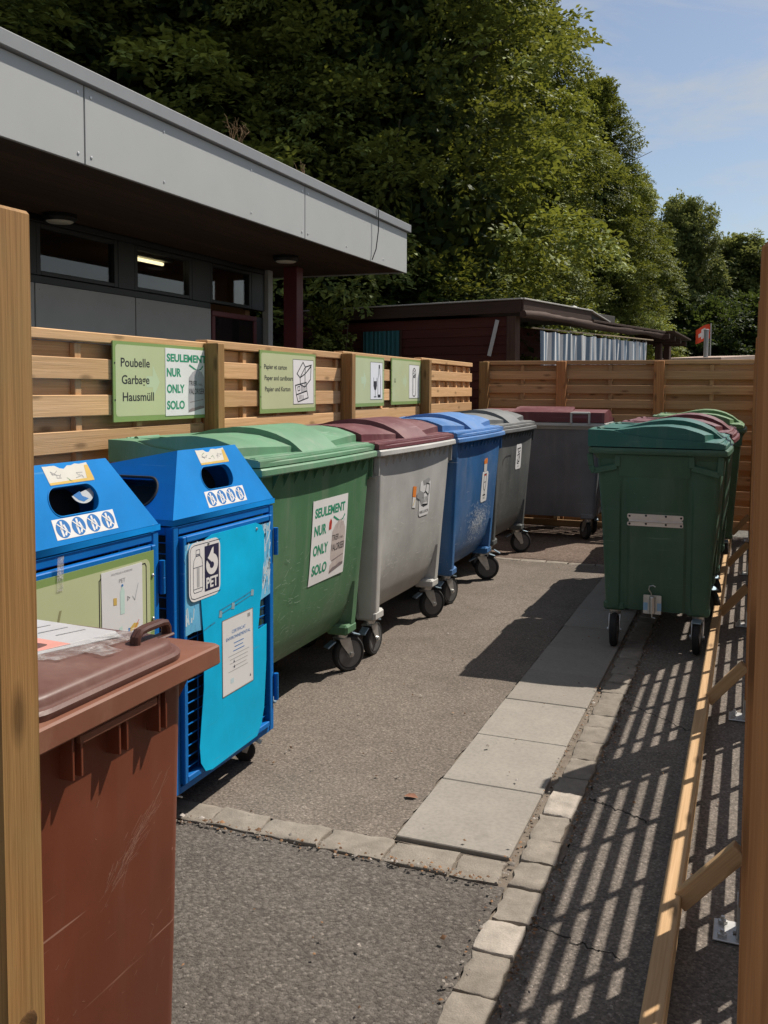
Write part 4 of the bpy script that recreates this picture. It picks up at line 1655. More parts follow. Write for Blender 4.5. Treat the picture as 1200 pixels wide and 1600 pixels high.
    m.add([(-HX0, HB, ZE), (-HX0, -HB, ZE), (BX, -HB + 0.07, BZ), (BX, HB - 0.07, BZ)], [(0, 1, 2, 3)], 0, smooth=False)
    # turned-down flange
    q = 0.004
    Lp = [[(HX0 + q, -HB - q, z), (HX0 + q, HB + q, z), (-HX0 - q, HB + q, z), (-HX0 - q, -HB - q, z)] for z in (1.056, ZE)]
    m.loft(Lp, cap0=False, cap1=False)
    hd = m.build('hood', P_bottle, t, angle=None)
    for fn, hl in ((hood_front, hole), (hood_side, hole2)):
        m = MB(48)
        m.tube([fn(p[0], p[1], 0.0) for p in hl + hl[:1]], 0.0022 if fn is hood_front else 0.005, 6, caps=False)
        m.build('opening_trim', P_bottle if fn is hood_front else M_rubber, hd)
    m = MB(49)
    for fn, hl in ((hood_front, hole), (hood_side, hole2)):
        cu, cv = sum(p[0] for p in hl) / len(hl), sum(p[1] for p in hl) / len(hl)
        m.flat([(cu + (p[0] - cu) * 1.25, cv + (p[1] - cv) * 1.3) for p in hl], fn, -0.10)
    m.build('opening_backing', M_rubber, hd, angle=None)  # dark sheet set behind each hood opening
    # castors
    for i, (cx, cy) in enumerate(((0.30, 0.285), (0.30, -0.285), (-0.30, 0.285), (-0.30, -0.285))):
        c = MB(50)
        c.T = Matrix.Translation((cx, cy, 0)) @ Matrix.Rotation(R((20, 60, 120, 200)[i]), 4, 'Z')
        c.box((0, 0, 0.117), (0.06, 0.05, 0.006), bev=0.002)
        for s2 in (-1, 1):
            c.prism([(0.018, 0.113), (-0.018, 0.113), (-0.030, 0.045), (-0.010, 0.040)], lambda u, v, e, s2=s2: Vector((u, s2 * 0.018 + e, v)), 0.003)
        c.box((0.03, 0, 0.088), (0.04, 0.036, 0.006), rot=(Y, 0.5), bev=0.002)
        f = c.build('castor', M_galv, t)
        c2 = MB(51)
        c2.T = c.T
        c2.lathe([(0.02, -0.014), (0.036, -0.014), (0.042, -0.007), (0.042, 0.007), (0.036, 0.014), (0.02, 0.014)], (-0.02, 0, 0.043), Y, 20)
        c2.build('wheel', M_rubber, f)
    return t


cage = make_cage()
cage2 = copy_tree(cage)
CX = -1.785 - HX0
cage.location = (CX, 2.957, 0)
cage2.location = (CX, 2.176, 0)
tag(cage, 'blue bottle cage with a bright sky blue front sheet and a PET sticker', 'bottle bin', 'blue bottle collection cages')
tag(cage2, 'blue bottle cage with a pale green front sheet behind the brown bin', 'bottle bin', 'blue bottle collection cages')


def hood_stickers(c, seed):
    r = random.Random(seed)
    m = MB(seed)
    # four round pictograms
    a, b = -0.118, 0.150
    m.prism([(a, 1.090), (b, 1.090), (b, 1.146), (a, 1.146)], hood_front, 0.0008, 0)
    for k in range(4):
        cu = a + 0.036 + k * 0.0655
        m.flat(ell(cu, 1.118, 0.0285, 0.0255, 24), hood_front, 0.0012, 1)
        m.stroke([(cu - 0.006, 1.100), (cu - 0.008, 1.118), (cu - 0.003, 1.126), (cu - 0.003, 1.136)], 0.008, hood_front, 0.0015, 0)
        m.stroke([(cu + 0.004, 1.102), (cu + 0.012, 1.112), (cu + 0.006, 1.126)], 0.007, hood_front, 0.0015, 0)
        m.stroke([(cu - 0.02, 1.133), (cu + 0.02, 1.103)], 0.0035, hood_front, 0.0017, 0)
    m.build('pictogram_label', [M_white, M_bluep], c, angle=None)
    # weathered paper with yellow edge
    m = MB(seed + 1)
    u0, u1 = (-0.09, 0.10)
    top = []
    for k in range(12):
        top.append((u1 - (u1 - u0) * k / 11, 1.292 - (r.uniform(0, 0.004) if 0 < k < 11 else 0) - (0.008 if 5 < k < 8 else 0)))
    m.prism([(u0 + 0.012, 1.238), (u1 + 0.012, 1.238)] + top, hood_front, 0.0008, 0)
    m.flat([(u0 + 0.012, 1.2385), (u1 + 0.012, 1.2385), (u1 + 0.012, 1.247), (u0 + 0.012, 1.245)], hood_front, 0.0011, 1)
    m.flat([(u1 - 0.018, 1.247), (u1 + 0.012, 1.247), (u1 + 0.002, 1.285), (u1 - 0.014, 1.285)], hood_front, 0.0011, 1)
    for k in range(9):
        p = (r.uniform(u0 + 0.03, u1 - 0.03), r.uniform(1.252, 1.275))
        m.stroke([p, (p[0] + r.uniform(-.02, .02), p[1] + r.uniform(-.012, .012)), (p[0] + r.uniform(-.03, .03), p[1] + r.uniform(-.01, .01))], 0.0018, hood_front, 0.0011, r.choice([2, 2, 3]))
    m.build('faded_label', [plain('bleached_paper', (0.62, 0.60, 0.54), 0.7, 0, 0.08), plain('yellow_edge', (0.62, 0.42, 0.10), 0.6), M_grey_ink, plain('green_mark', (0.15, 0.28, 0.14), 0.6)], c, angle=None)


hood_stickers(cage, 61)
hood_stickers(cage2, 71)
m = MB(73)
m.prism(ell(0.055, 1.212, 0.05, 0.034, 20, -165, 15), lambda u, v, e: hood_front(u, v, e - 0.012), 0.002, 0)
m.flat([(0.012, 1.205), (0.03, 1.19), (0.05, 1.183), (0.075, 1.19), (0.05, 1.2), (0.045, 1.214), (0.03, 1.21)], hood_front, -0.0095, 1)
m.build('round_label', [plain('grey_label', (0.45, 0.48, 0.50), 0.6), M_bluep], cage2, angle=None)

cy_ = 2.957
cf = lambda u, v, e: Vector((HX0 + 0.018 + e, u - cy_, v))     # u in yard metres
m = MB(62)
sheet_outline = [(2.744, 0.766), (2.760, 0.628), (2.757, 0.463), (2.728, 0.260), (2.735, 0.200), (2.765, 0.160), (2.81, 0.150), (3.134, 0.158), (3.170, 0.200), (3.190, 0.255), (3.209, 0.44), (3.212, 0.585),
                 (3.143, 0.578), (3.156, 0.638), (3.161, 0.681), (3.176, 0.730), (3.180, 0.800), (3.196, 0.845), (3.196, 0.95), (3.175, 0.985), (3.13, 1.000), (2.82, 1.000), (2.775, 0.990), (2.745, 0.960), (2.728, 0.91)]
m.prism(sheet_outline, cf, 0.002, 0)
for p in ((2.79, 0.972), (3.135, 0.975)):
    m.lathe([(0.006, 0.002), (0.005, 0.005), (0.002, 0.006)], cf(p[0], p[1], 0), X, 10, 1)
m.build('front_sheet', [P_sheet, M_galv], cage)
# torn older film under it
m = MB(63)
f2 = lambda u, v, e: cf(u, v, e - 0.004)
m.prism([(2.652, 0.672), (2.700, 0.676), (2.752, 0.672), (2.756, 0.985), (2.652, 0.985)], f2, 0.0015, 0)
r = random.Random(12)
RES = [M_torn, plain('white_residue', (0.50, 0.62, 0.68), 0.7, 0, 0.15), plain('blue_residue', (0.12, 0.38, 0.62), 0.6, 0, 0.2)]
for i in range(26):
    u = 2.655 + r.uniform(0, 0.07)
    v = r.uniform(0.68, 0.77) if i % 2 else r.uniform(0.92, 0.98)
    a = R(90 + r.gauss(0, 30))
    l = r.uniform(0.01, 0.04)
    m.stroke([(u, v), (u + l * math.cos(a) * .5, min(.985, v + l * math.sin(a)))], r.uniform(0.003, 0.010), f2, 0.0018 + 0.0001 * (i % 3), r.choice([1, 2]))
m.build('torn_film', RES, cage, angle=None)
m = MB(64)
m.prism([(3.150, 0.685), (3.250, 0.700), (3.250, 0.985), (3.150, 0.985)], f2, 0.0015, 0)
for i in range(70):
    u = 3.190 + r.uniform(-0.006, 0.055)
    v = r.uniform(0.70, 0.97)
    l = r.uniform(0.015, 0.07)
    a = R(90 + r.gauss(-10, 18))
    m.stroke([(u, v), (min(3.25, u + l * math.cos(a)), min(0.985, v + l * math.sin(a)))], r.uniform(0.002, 0.009), f2, 0.0018 + 0.0001 * (i % 4), r.choice([1, 1, 2]))
m.build('torn_film', RES, cage, angle=None)
# PET sticker
m = MB(65)
P = rrect(2.667, 0.782, 2.868, 0.986, 0.035)
P = [(max(2.667, p[0]), p[1]) for p in P]
m.prism(P, lambda u, v, e: cf(u, v, e + 0.0022), 0.0008, 0)
e0 = 0.0034
m.stroke([(2.868, 0.977), (2.70, 0.977), (2.682, 0.972), (2.675, 0.955), (2.675, 0.815), (2.682, 0.797), (2.70, 0.791), (2.868, 0.791)], 0.0022, cf, e0, 1)
m.flat([(2.765, 0.805), (2.858, 0.805), (2.858, 0.965), (2.765, 0.965)], cf, e0, 1)
m.text('PET', 2.774, 0.815, 0.076, 0.036, cf, e0 + 0.0004, 0, 0.03)
m.flat(ell(2.8125, 0.896, 0.039, 0.037, 32), cf, e0 + 0.0004, 0)
m.flat([(2.785, 0.920), (2.812, 0.952), (2.822, 0.957), (2.822, 0.925), (2.842, 0.918), (2.81, 0.905)], cf, e0 + 0.0005, 0)
m.flat(ell(2.811, 0.893, 0.0135, 0.0115, 20), cf, e0 + 0.0008, 1)
m.flat([(2.769, 0.924), (2.776, 0.926), (2.818, 0.897), (2.806, 0.888)], cf, e0 + 0.0009, 1)
B = [(2.700, 0.812), (2.745, 0.812), (2.752, 0.82), (2.752, 0.905), (2.748, 0.925), (2.736, 0.938), (2.734, 0.960), (2.712, 0.960), (2.710, 0.938), (2.698, 0.925), (2.694, 0.905), (2.694, 0.82)]
m.stroke(B, 0.0018, cf, e0, 1, closed=True)
m.flat([(2.716, 0.83), (2.732, 0.83), (2.732, 0.90), (2.716, 0.90)], cf, e0, 2)
for v in (0.939, 0.944):
    m.stroke([(2.712, v), (2.734, v)], 0.0025, cf, e0 + 0.0002, 1)
for v in (0.900, 0.825):
    m.stroke([(2.694, v), (2.752, v)], 0.0016, cf, e0 + 0.0002, 1)
o = m.build('sticker', [M_white, M_navy, plain('grey_tone', (0.42, 0.42, 0.42), 0.6)], cage, angle=None)
o['label'] = 'white sticker with bottle outline reading PET'
# certificate
m = MB(66)
m.prism([(2.880, 0.389), (3.103, 0.391), (3.100, 0.674), (2.879, 0.672)], lambda u, v, e: cf(u, v, e + 0.0022), 0.0008, 0, sidemat=2)
for a, b in (((2.880, 0.389), (3.103, 0.391)), ((3.103, 0.391), (3.100, 0.674)), ((3.100, 0.674), (2.879, 0.672)), ((2.879, 0.672), (2.880, 0.389))):
    m.stroke([a, b], 0.003, cf, 0.0032, 2)
m.text('CERTIFICAT', 2.945, 0.612, 0.10, 0.012, cf, e0, 1, 0.0)
m.text('ENVIRONNEMENTAL', 2.905, 0.590, 0.175, 0.012, cf, e0, 1, 0.0)
for k, (a, b) in enumerate(((2.96, 3.03), (2.965, 3.025), (2.955, 3.035), (2.92, 3.07), (2.93, 3.06), (2.93, 3.06), (2.95, 3.05), (2.92, 3.06))):
    m.stroke([(a, 0.572 - k * 0.0145), (b, 0.572 - k * 0.0145)], 0.003 if k < 3 else 0.0018, cf, e0, 1 if k < 3 else 3)
m.flat([(2.935, 0.425), (2.958, 0.425), (2.958, 0.443), (2.935, 0.443)], cf, e0, 4)
m.flat([(3.06, 0.648), (3.08, 0.648), (3.08, 0.662), (3.06, 0.662)], cf, e0, 3)
for p in ((2.96, 0.505), (2.962, 0.485), (3.08, 0.42)):
    m.flat([(p[0] - .005, p[1] - .006), (p[0] + .005, p[1] - .006), (p[0], p[1] + .006)], cf, e0, 5)
o = m.build('certificate', [M_info, M_bluep, plain('brown_edge', (0.22, 0.17, 0.12), 0.6), M_grey_ink, M_palep, M_navy], cage, angle=None)
o['label'] = 'white certificate sheet headed CERTIFICAT ENVIRONNEMENTAL'
# tape scraps
m = MB(67)
for q in ([(2.86, 0.715), (2.95, 0.724), (3.04, 0.733), (3.095, 0.742)], [(2.865, 0.70), (2.98, 0.712), (3.10, 0.728)], [(2.76, 0.668), (2.80, 0.676), (2.83, 0.680)]):
    m.stroke(q, 0.0045, cf, 0.0026, 0)
for p in ((2.868, 0.702), (3.098, 0.735), (2.955, 0.714)):
    m.flat([(p[0] - .012, p[1] - .010), (p[0] + .009, p[1] - .014), (p[0] + .012, p[1] + .008), (p[0] - .006, p[1] + .013)], cf, 0.003, 1)
m.build('tape_scrap', [plain('old_tape', (0.03, 0.20, 0.33), 0.6, 0, 0.3), plain('old_tape_pale', (0.22, 0.33, 0.38), 0.6, 0, 0.3)], cage, angle=None)

# green front sheet of the other cage
cy2 = 2.176
cg = lambda u, v, e: Vector((HX0 + 0.018 + e, u - cy2, v))
m = MB(68)
m.prism([(1.875, 0.30), (2.470, 0.30), (2.470, 1.000), (1.875, 1.000)], cg, 0.002, 1)
m.flat(rrect(1.86, 0.33, 2.448, 0.978, 0.025), cg, 0.0026, 0)
m.stroke([(2.20, 0.60), (2.20, 0.95), (2.207, 0.955), (2.22, 0.955)], 0.004, cg, 0.003, 2)
m.stroke([(2.40, 0.965), (2.422, 0.965), (2.428, 0.955), (2.428, 0.60)], 0.004, cg, 0.003, 2)
m.flat([(2.07, 0.72), (2.10, 0.76), (2.14, 0.80), (2.18, 0.74), (2.18, 0.70)], cg, 0.003, 3)
for p in ((2.462, 0.92), (2.462, 0.78)):
    m.lathe([(0.006, 0.002), (0.005, 0.006), (0.002, 0.007)], cg(p[0], p[1], 0), X, 10, 4)
m.flat([(2.005, 0.84), (2.02, 0.87), (2.03, 0.90), (2.04, 0.90), (2.03, 0.87), (2.015, 0.835)], cg, 0.0029, 5)
o = m.build('front_sheet', [M_sgreen, M_sborder, M_black, M_arrow, M_galv, plain('smear', (0.24, 0.24, 0.12), 0.7, 0, 0.3)], cage2, angle=None)
m = MB(69)
m.prism([(2.210, 0.640), (2.407, 0.640), (2.405, 0.972), (2.208, 0.972)], lambda u, v, e: cg(u, v, e + 0.0035), 0.0008, 0)
e1 = 0.0048
m.text('BOUTEILLES A BOISSONS', 2.255, 0.956, 0.10, 0.006, cg, e1, 1)
m.text('PET', 2.290, 0.928, 0.030, 0.012, cg, e1, 1)
m.flat([(2.295, 0.83), (2.315, 0.83), (2.316, 0.90), (2.309, 0.91), (2.309, 0.917), (2.301, 0.917), (2.301, 0.91), (2.294, 0.90)], cg, e1, 2)
m.flat(ell(2.305, 0.918, 0.005, 0.004, 12), cg, e1 + .0002, 4)
m.stroke([(2.355, 0.875), (2.366, 0.862), (2.384, 0.91)], 0.003, cg, e1, 3)
m.flat([(2.262, 0.865), (2.278, 0.863), (2.278, 0.885), (2.262, 0.887)], cg, e1, 5)
m.stroke(ell(2.334, 0.873, 0.007, 0.007, 3), 0.0025, cg, e1, 1, closed=True)
m.flat([(2.245, 0.735), (2.268, 0.75), (2.262, 0.775), (2.24, 0.765)], cg, e1, 6)
m.flat([(2.24, 0.722), (2.258, 0.735), (2.252, 0.742), (2.234, 0.728)], cg, e1, 4)
m.flat([(2.285, 0.73), (2.305, 0.735), (2.303, 0.795), (2.289, 0.79)], cg, e1, 2)
m.flat([(2.34, 0.765), (2.375, 0.772), (2.385, 0.785), (2.36, 0.79), (2.34, 0.778)], cg, e1, 5)
m.flat([(2.33, 0.766), (2.34, 0.764), (2.343, 0.778), (2.332, 0.78)], cg, e1, 4)
m.stroke([(2.235, 0.785), (2.35, 0.70)], 0.0022, cg, e1 + .0002, 6)
m.stroke([(2.30, 0.70), (2.385, 0.795)], 0.0022, cg, e1 + .0002, 6)
for k in range(3):
    m.flat(ell(2.33 + 0.02 * k, 0.69 - 0.003 * k, 0.009, 0.014, 12), cg, e1, (2, 6, 4)[k])
o = m.build('notice', [M_info, M_grey_ink, plain('mint_print', (0.50, 0.66, 0.60), 0.5), plain('pale_grey_print', (0.42, 0.45, 0.46), 0.5), M_bluep, plain('ochre_print', (0.55, 0.38, 0.10), 0.5), M_red], cage2, angle=None)
o['label'] = 'white sorting notice with coloured drawings and a red cross'
m = MB(70)
m.prism([(2.02, 0.955), (2.045, 0.955), (2.05, 1.05), (2.025, 1.05)], lambda u, v, e: cg(u, v, e + 0.004), 0.001, 0)
m.build('tape_strip', M_tape, cage2, angle=None)

# ------------------------------------------------------------------ brown wheelie bin
P_brown = plastic('brown_body', (0.150, 0.040, 0.019), 0.42, 0.8, (0.36, 0.20, 0.15), dust=0.12, dustcol=(0.24, 0.14, 0.10))
P_brownlid = plastic('brown_lid', (0.120, 0.052, 0.040), 0.44, 0.35, (0.35, 0.25, 0.22), dust=0.4, dustcol=(0.26, 0.16, 0.13))
P_brownrim = plastic('brown_rim', (0.185, 0.072, 0.042), 0.55, 0.7, (0.5, 0.36, 0.28), dust=0.75, dustcol=(0.32, 0.19, 0.13), streak=0.15)
bb = thing('wheelie_bin', 'scratched brown two wheeled bin with a closed lid and paper taped on top', 'wheelie bin', (-1.325, 1.385, 0))
o3 = Vector((-1.325, 1.385, 0))


def rloop(hx0, hx1, hy, r, z, n=6):
    """rounded loop: x from -hx0 to hx1, y +-hy"""
    return [(p[0], p[1], z) for p in rrect(-hx0, -hy, hx1, hy, r, n)]


m = MB(80)
L_ = []
for z, hx0, hx1, hy, r in ((0.03, 0.20, 0.212, 0.228, 0.05), (0.05, 0.215, 0.220, 0.236, 0.055), (0.40, 0.235, 0.232, 0.236, 0.05), (0.70, 0.248, 0.241, 0.235, 0.045), (0.90, 0.256, 0.246, 0.234, 0.04), (0.945, 0.258, 0.248, 0.234, 0.04)):
    L_.append(rloop(hx0, hx1, hy, r, z))
m.loft(L_, cap1=False)
for yy in (-0.135, -0.010, 0.112):
    for q in (-0.011, 0.011):
        m.box((0.258, yy + q, 0.892), (0.030, 0.006, 0.082), bev=0.001)
    m.box((0.252, yy, 0.892), (0.012, 0.018, 0.078), bev=0.001)
for sg in (-1, 1):
    for k in (-0.1, 0.06, 0.20):
        m.prism([(0.22, 0.865), (0.296, 0.93), (0.22, 0.93)], lambda u, v, e, k=k, sg=sg: Vector((k + e, sg * u, v)), 0.03 if k == 0.2 else 0.006)
# long scuffs on the brown side
r = random.Random(15)
sf = lambda u, v, e: Vector((interp(v, [0.05, 0.40, 0.70, 0.90], [0.220, 0.232, 0.241, 0.246]) + 0.0006 + e, u, v))
for i in range(112):
    big_ = i < 84
    u = (r.gauss(0.05, 0.05) if big_ else r.uniform(-0.16, 0.18))
    v = (0.64 + (u - 0.05) * 0.75 + r.gauss(0, 0.018)) if big_ else r.uniform(0.25, 0.85)
    a = math.atan(0.75) + r.gauss(0, 0.22) if (big_ or r.random() < 0.6) else r.uniform(0, 3.1)
    l = r.uniform(0.008, 0.05) if big_ else r.uniform(0.004, 0.025)
    q = [(u, v), (u + l * 0.5 * math.cos(a), v + l * 0.5 * math.sin(a) + r.gauss(0, .001)), (u + l * math.cos(a), v + l * math.sin(a))]
    if all(-0.19 < p[0] < 0.21 for p in q):
        m.stroke(q, r.uniform(0.0003, 0.0009), sf, 0.0002, 1)
m.build('body', [P_brown, plain('brown_scuff', (0.34, 0.19, 0.14), 0.7, 0, 0.2, 0, 40)], bb, angle=40)
m = MB(81)
oy0, oy1 = 0.285, 0.305


def rim_loop(hx0, hx1, hy, r, z):
    return [(p[0], p[1], z) for p in rrect(-hx0, -hy, hx1, hy, r, 5)]


m.loft([rim_loop(0.25, 0.250, 0.215, 0.04, 0.940), rim_loop(0.270, 0.276, 0.296, 0.016, 0.936), rim_loop(0.277, 0.285, 0.306, 0.012, 0.932), rim_loop(0.279, 0.287, 0.308, 0.012, 0.935), rim_loop(0.278, 0.286, 0.307, 0.012, 0.970), rim_loop(0.274, 0.282, 0.303, 0.014, 0.974), rim_loop(0.23, 0.25, 0.25, 0.03, 0.976)], cap0=False)
m.box((0.270, -0.02, 0.918), (0.016, 0.22, 0.02), bev=0.004)
m.build('rim', P_brownrim, bb, angle=35)
m = MB(82)


def lid_loop(k, z, r=0.07):
    return [(p[0], p[1], z - 0.004) for p in rrect(-0.27 + k, -0.262 + k, 0.272 - k, 0.222 - k, max(0.01, r - k * 0.5), 7)]


m.loft([lid_loop(0.004, 0.976), lid_loop(0.0, 0.980), lid_loop(-0.001, 0.990), lid_loop(0.004, 0.996), lid_loop(0.012, 0.997), lid_loop(0.014, 1.000), lid_loop(0.016, 1.009), lid_loop(0.021, 1.014), lid_loop(0.030, 1.0165), lid_loop(0.060, 1.019), lid_loop(0.12, 1.023), lid_loop(0.20, 1.026)])
m.build('lid', P_brownlid, bb, angle=40)
m = MB(83)
hx, hz = 0.212, 1.008
for q in (-0.004, 0.004):
    m.tube([(hx + q, 0.108, hz - 0.002), (hx + q, 0.110, hz + 0.020), (hx + q, 0.120, hz + 0.029), (hx + q, 0.140, hz + 0.031), (hx + q, 0.190, hz + 0.031), (hx + q, 0.206, hz + 0.028), (hx + q, 0.213, hz + 0.018), (hx + q, 0.214, hz - 0.002)], 0.0075, 8)
m.box((hx, 0.161, hz + 0.002), (0.03, 0.125, 0.006), bev=0.003)
m.build('handle', plastic('dark_brown_grip', (0.075, 0.030, 0.022), 0.4, 0.2, dust=0.15), bb)
m = MB(84)
for sg in (-1, 1):
    m.lathe([(0.04, -0.02), (0.085, -0.022), (0.098, -0.012), (0.098, 0.012), (0.085, 0.022), (0.04, 0.02)], (-0.20, sg * 0.235, 0.098), Y, 24)
m.build('wheel', M_rubber, bb)
# taped paper on the lid
m = MB(85)
pf = lambda u, v, e: Vector((u - o3.x, v - o3.y, 1.0205 + e - 0.05 * max(0.0, u + 1.17) - 0.02 * max(0, v - 1.5)))
Q = [(-1.47, 1.26), (-1.225, 1.345), (-1.165, 1.515), (-1.20, 1.545), (-1.44, 1.56)]
m.prism(Q, pf, 0.001, 0)
m.flat([(-1.36, 1.325), (-1.24, 1.355), (-1.215, 1.43), (-1.34, 1.44)], pf, 0.0014, 1)
for k in range(4):
    m.stroke([(-1.42 + 0.045 * k, 1.47), (-1.40 + 0.045 * k, 1.53)], 0.004, pf, 0.0015, 2)
m.flat([(-1.45, 1.52), (-1.41, 1.525), (-1.41, 1.545), (-1.45, 1.545)], pf, 0.0015, 3)
m.build('paper', [plain('filmed_paper', (0.46, 0.45, 0.45), 0.4, 0, 0.10, 0.05, 20), plain('pink_print', (0.60, 0.27, 0.22), 0.6, 0, 0.15), M_grey_ink, M_bluep], bb, angle=None)
m = MB(86)
r = random.Random(8)


def film(poly, n=14):
    """crumpled clear tape: a wavy patch"""
    us, vs_ = [p[0] for p in poly], [p[1] for p in poly]
    V_, F_ = [], []
    for i in range(n + 1):
        for j in range(n + 1):
            a, b = i / n, j / n
            u = (poly[0][0] * (1 - a) + poly[1][0] * a) * (1 - b) + (poly[3][0] * (1 - a) + poly[2][0] * a) * b
            v = (poly[0][1] * (1 - a) + poly[1][1] * a) * (1 - b) + (poly[3][1] * (1 - a) + poly[2][1] * a) * b
            V_.append(pf(u, v, 0.0016 + r.uniform(0, 0.0022)))
    for i in range(n):
        for j in range(n):
            F_.append((i * (n + 1) + j, (i + 1) * (n + 1) + j, (i + 1) * (n + 1) + j + 1, i * (n + 1) + j + 1))
    m.add(V_, F_, 0, smooth=True)


film([(-1.25, 1.30), (-1.16, 1.33), (-1.125, 1.52), (-1.19, 1.54)])
film([(-1.20, 1.50), (-1.13, 1.49), (-1.12, 1.585), (-1.17, 1.59)])
film([(-1.165, 1.395), (-1.105, 1.39), (-1.10, 1.44), (-1.16, 1.45)], 8)
m.build('tape', clearfilm('lid_tape', 0.22), bb, angle=None)

# ------------------------------------------------------------------ signs on the left fence


def sign_frame(yc):
    x = lf_x(yc) + 0.006
    sl = (lf_x(yc + 0.3) - lf_x(yc - 0.3)) / 0.6
    return lambda u, v, e: Vector((e, u - yc, v)) + Vector((sl * (u - yc), 0, 0)), Vector((x, yc, 0))


def sign_board(name, label, y0, y1, z0, z1, border=0.025):
    yc = (y0 + y1) / 2
    fn, loc = sign_frame(yc)
    t = thing(name, label, 'sign', loc, 0, 'green sorting signs on the left fence')
    m = MB(int(y0 * 100))
    m.prism([(y0, z0), (y1, z0), (y1, z1), (y0, z1)], fn, 0.006, 1)
    m.flat(rrect(y0 + border * 0.7, z0 + border, y1 - border * 0.5, z1 - border * 0.6, 0.018), fn, 0.0064, 0)
    r = random.Random(int(y0 * 10))
    for p in ((y0 + 0.012, z0 + 0.10), (y0 + 0.012, z1 - 0.10), (y1 - 0.012, z0 + 0.1), (y1 - 0.012, z1 - 0.1)):
        m.flat(ell(p[0], p[1], 0.005, 0.005, 8), fn, 0.0068, 2)
    m.build('sign_plate', [M_sgreen, M_sborder, M_dark], t, angle=None)
    return t, fn


def arrow(m, u, v, s_, fn, e, mat):
    m.flat([(u, v - 0.25 * s_), (u + 0.5 * s_, v - 0.25 * s_), (u + 0.5 * s_, v - 0.75 * s_), (u + 1.05 * s_, v), (u + 0.5 * s_, v + 0.75 * s_), (u + 0.5 * s_, v + 0.25 * s_), (u, v + 0.25 * s_)], fn, e, mat)


t, fn = sign_board('info_sign', 'green sign reading Poubelle Garbage Hausmüll with a white poster stuck on it', 3.452, 4.224, 1.360, 1.728)
m = MB(101)
for k, (tx, tw) in enumerate((('Poubelle', 0.225), ('Garbage', 0.215), ('Hausmüll', 0.245))):
    m.text(tx, 3.508 + 0.006 * k, 1.613 - 0.079 * k, tw, 0.040, fn, 0.0068, 0, 0.014)
arrow(m, 3.705, 1.545, 0.105, fn, 0.0067, 1)
m.build('lettering', [M_black, M_arrow], t, angle=None)
m = MB(102)
m.prism([(3.862, 1.378), (4.222, 1.378), (4.222, 1.712), (3.862, 1.712)], lambda u, v, e: fn(u, v, e + 0.0072), 0.0008, 0)
solo_print(m, 3.850, 1.372, 0.385, 0.345, fn, 0.0086, 1, 2, 3, 4, True)
o = m.build('poster', [M_white, M_green_ink, plain('bag_print_grey', (0.36, 0.35, 0.37), 0.6, 0, 0.15, 0, 30), M_bag2, M_black], t, angle=None)

t, fn = sign_board('info_sign', 'green sign for paper and cardboard with a drawing of open cartons', 4.847, 5.640, 1.366, 1.742)
m = MB(103)
for k, (tx, tw) in enumerate((('Papier et carton', 0.305), ('Paper and cardboard', 0.395), ('Papier und Karton', 0.345))):
    m.text(tx, 4.900 + 0.005 * k, 1.632 - 0.067 * k, tw, 0.028, fn, 0.0068, 0, 0.016)
m.build('lettering', [M_black], t, angle=None)
m = MB(104)
m.prism([(5.298, 1.416), (5.605, 1.416), (5.600, 1.700), (5.292, 1.700)], lambda u, v, e: fn(u, v, e + 0.0066), 0.0008, 0)
for a, b in (((5.298, 1.416), (5.605, 1.416)), ((5.605, 1.416), (5.600, 1.700)), ((5.600, 1.700), (5.292, 1.700)), ((5.292, 1.700), (5.298, 1.416))):
    m.stroke([a, b], 0.003, fn, 0.0076, 1)
for q in ([(5.35, 1.61), (5.44, 1.685), (5.475, 1.655), (5.395, 1.585)], [(5.475, 1.655), (5.47, 1.61), (5.56, 1.66), (5.57, 1.67)], [(5.395, 1.585), (5.40, 1.54), (5.47, 1.525), (5.47, 1.61)], [(5.47, 1.525), (5.555, 1.575), (5.565, 1.66), (5.47, 1.61)],
          [(5.325, 1.535), (5.49, 1.555), (5.50, 1.50), (5.34, 1.475)], [(5.34, 1.475), (5.365, 1.43), (5.52, 1.455), (5.50, 1.50)]):
    m.stroke(q, 0.008, fn, 0.0078, 1, closed=True)
for k in range(4):
    m.stroke([(5.42 + 0.018 * k, 1.495 + 0.002 * k), (5.415 + 0.018 * k, 1.53)], 0.006, fn, 0.0078, 1)
    m.stroke([(5.385 + 0.02 * k, 1.447), (5.38 + 0.02 * k, 1.472)], 0.006, fn, 0.0078, 1)
m.stroke([(5.365, 1.50), (5.36, 1.525), (5.39, 1.53), (5.395, 1.505)], 0.006, fn, 0.0078, 1, closed=True)
m.build('pictogram', [M_white, M_black], t, angle=None)

t, fn = sign_board('info_sign', 'green sign with a pale arrow and a drawing of a wine bottle and glass', 6.180, 6.983, 1.380, 1.763)
m = MB(105)
arrow(m, 6.475, 1.58, 0.105, fn, 0.0067, 0)
m.build('arrow', M_arrow, t, angle=None)
m = MB(105)
m.prism([(6.672, 1.432), (6.941, 1.432), (6.939, 1.722), (6.670, 1.722)], lambda u, v, e: fn(u, v, e + 0.0066), 0.0008, 0)
for a, b in (((6.672, 1.432), (6.941, 1.432)), ((6.941, 1.432), (6.939, 1.722)), ((6.939, 1.722), (6.670, 1.722)), ((6.670, 1.722), (6.672, 1.432))):
    m.stroke([a, b], 0.003, fn, 0.0076, 1)
m.stroke([(6.835, 1.45), (6.895, 1.45), (6.897, 1.59), (6.88, 1.635), (6.876, 1.70), (6.856, 1.70), (6.852, 1.635), (6.833, 1.59)], 0.008, fn, 0.0078, 1, closed=True)
m.flat([(6.835, 1.45), (6.895, 1.45), (6.895, 1.47), (6.835, 1.47)], fn, 0.0078, 1)
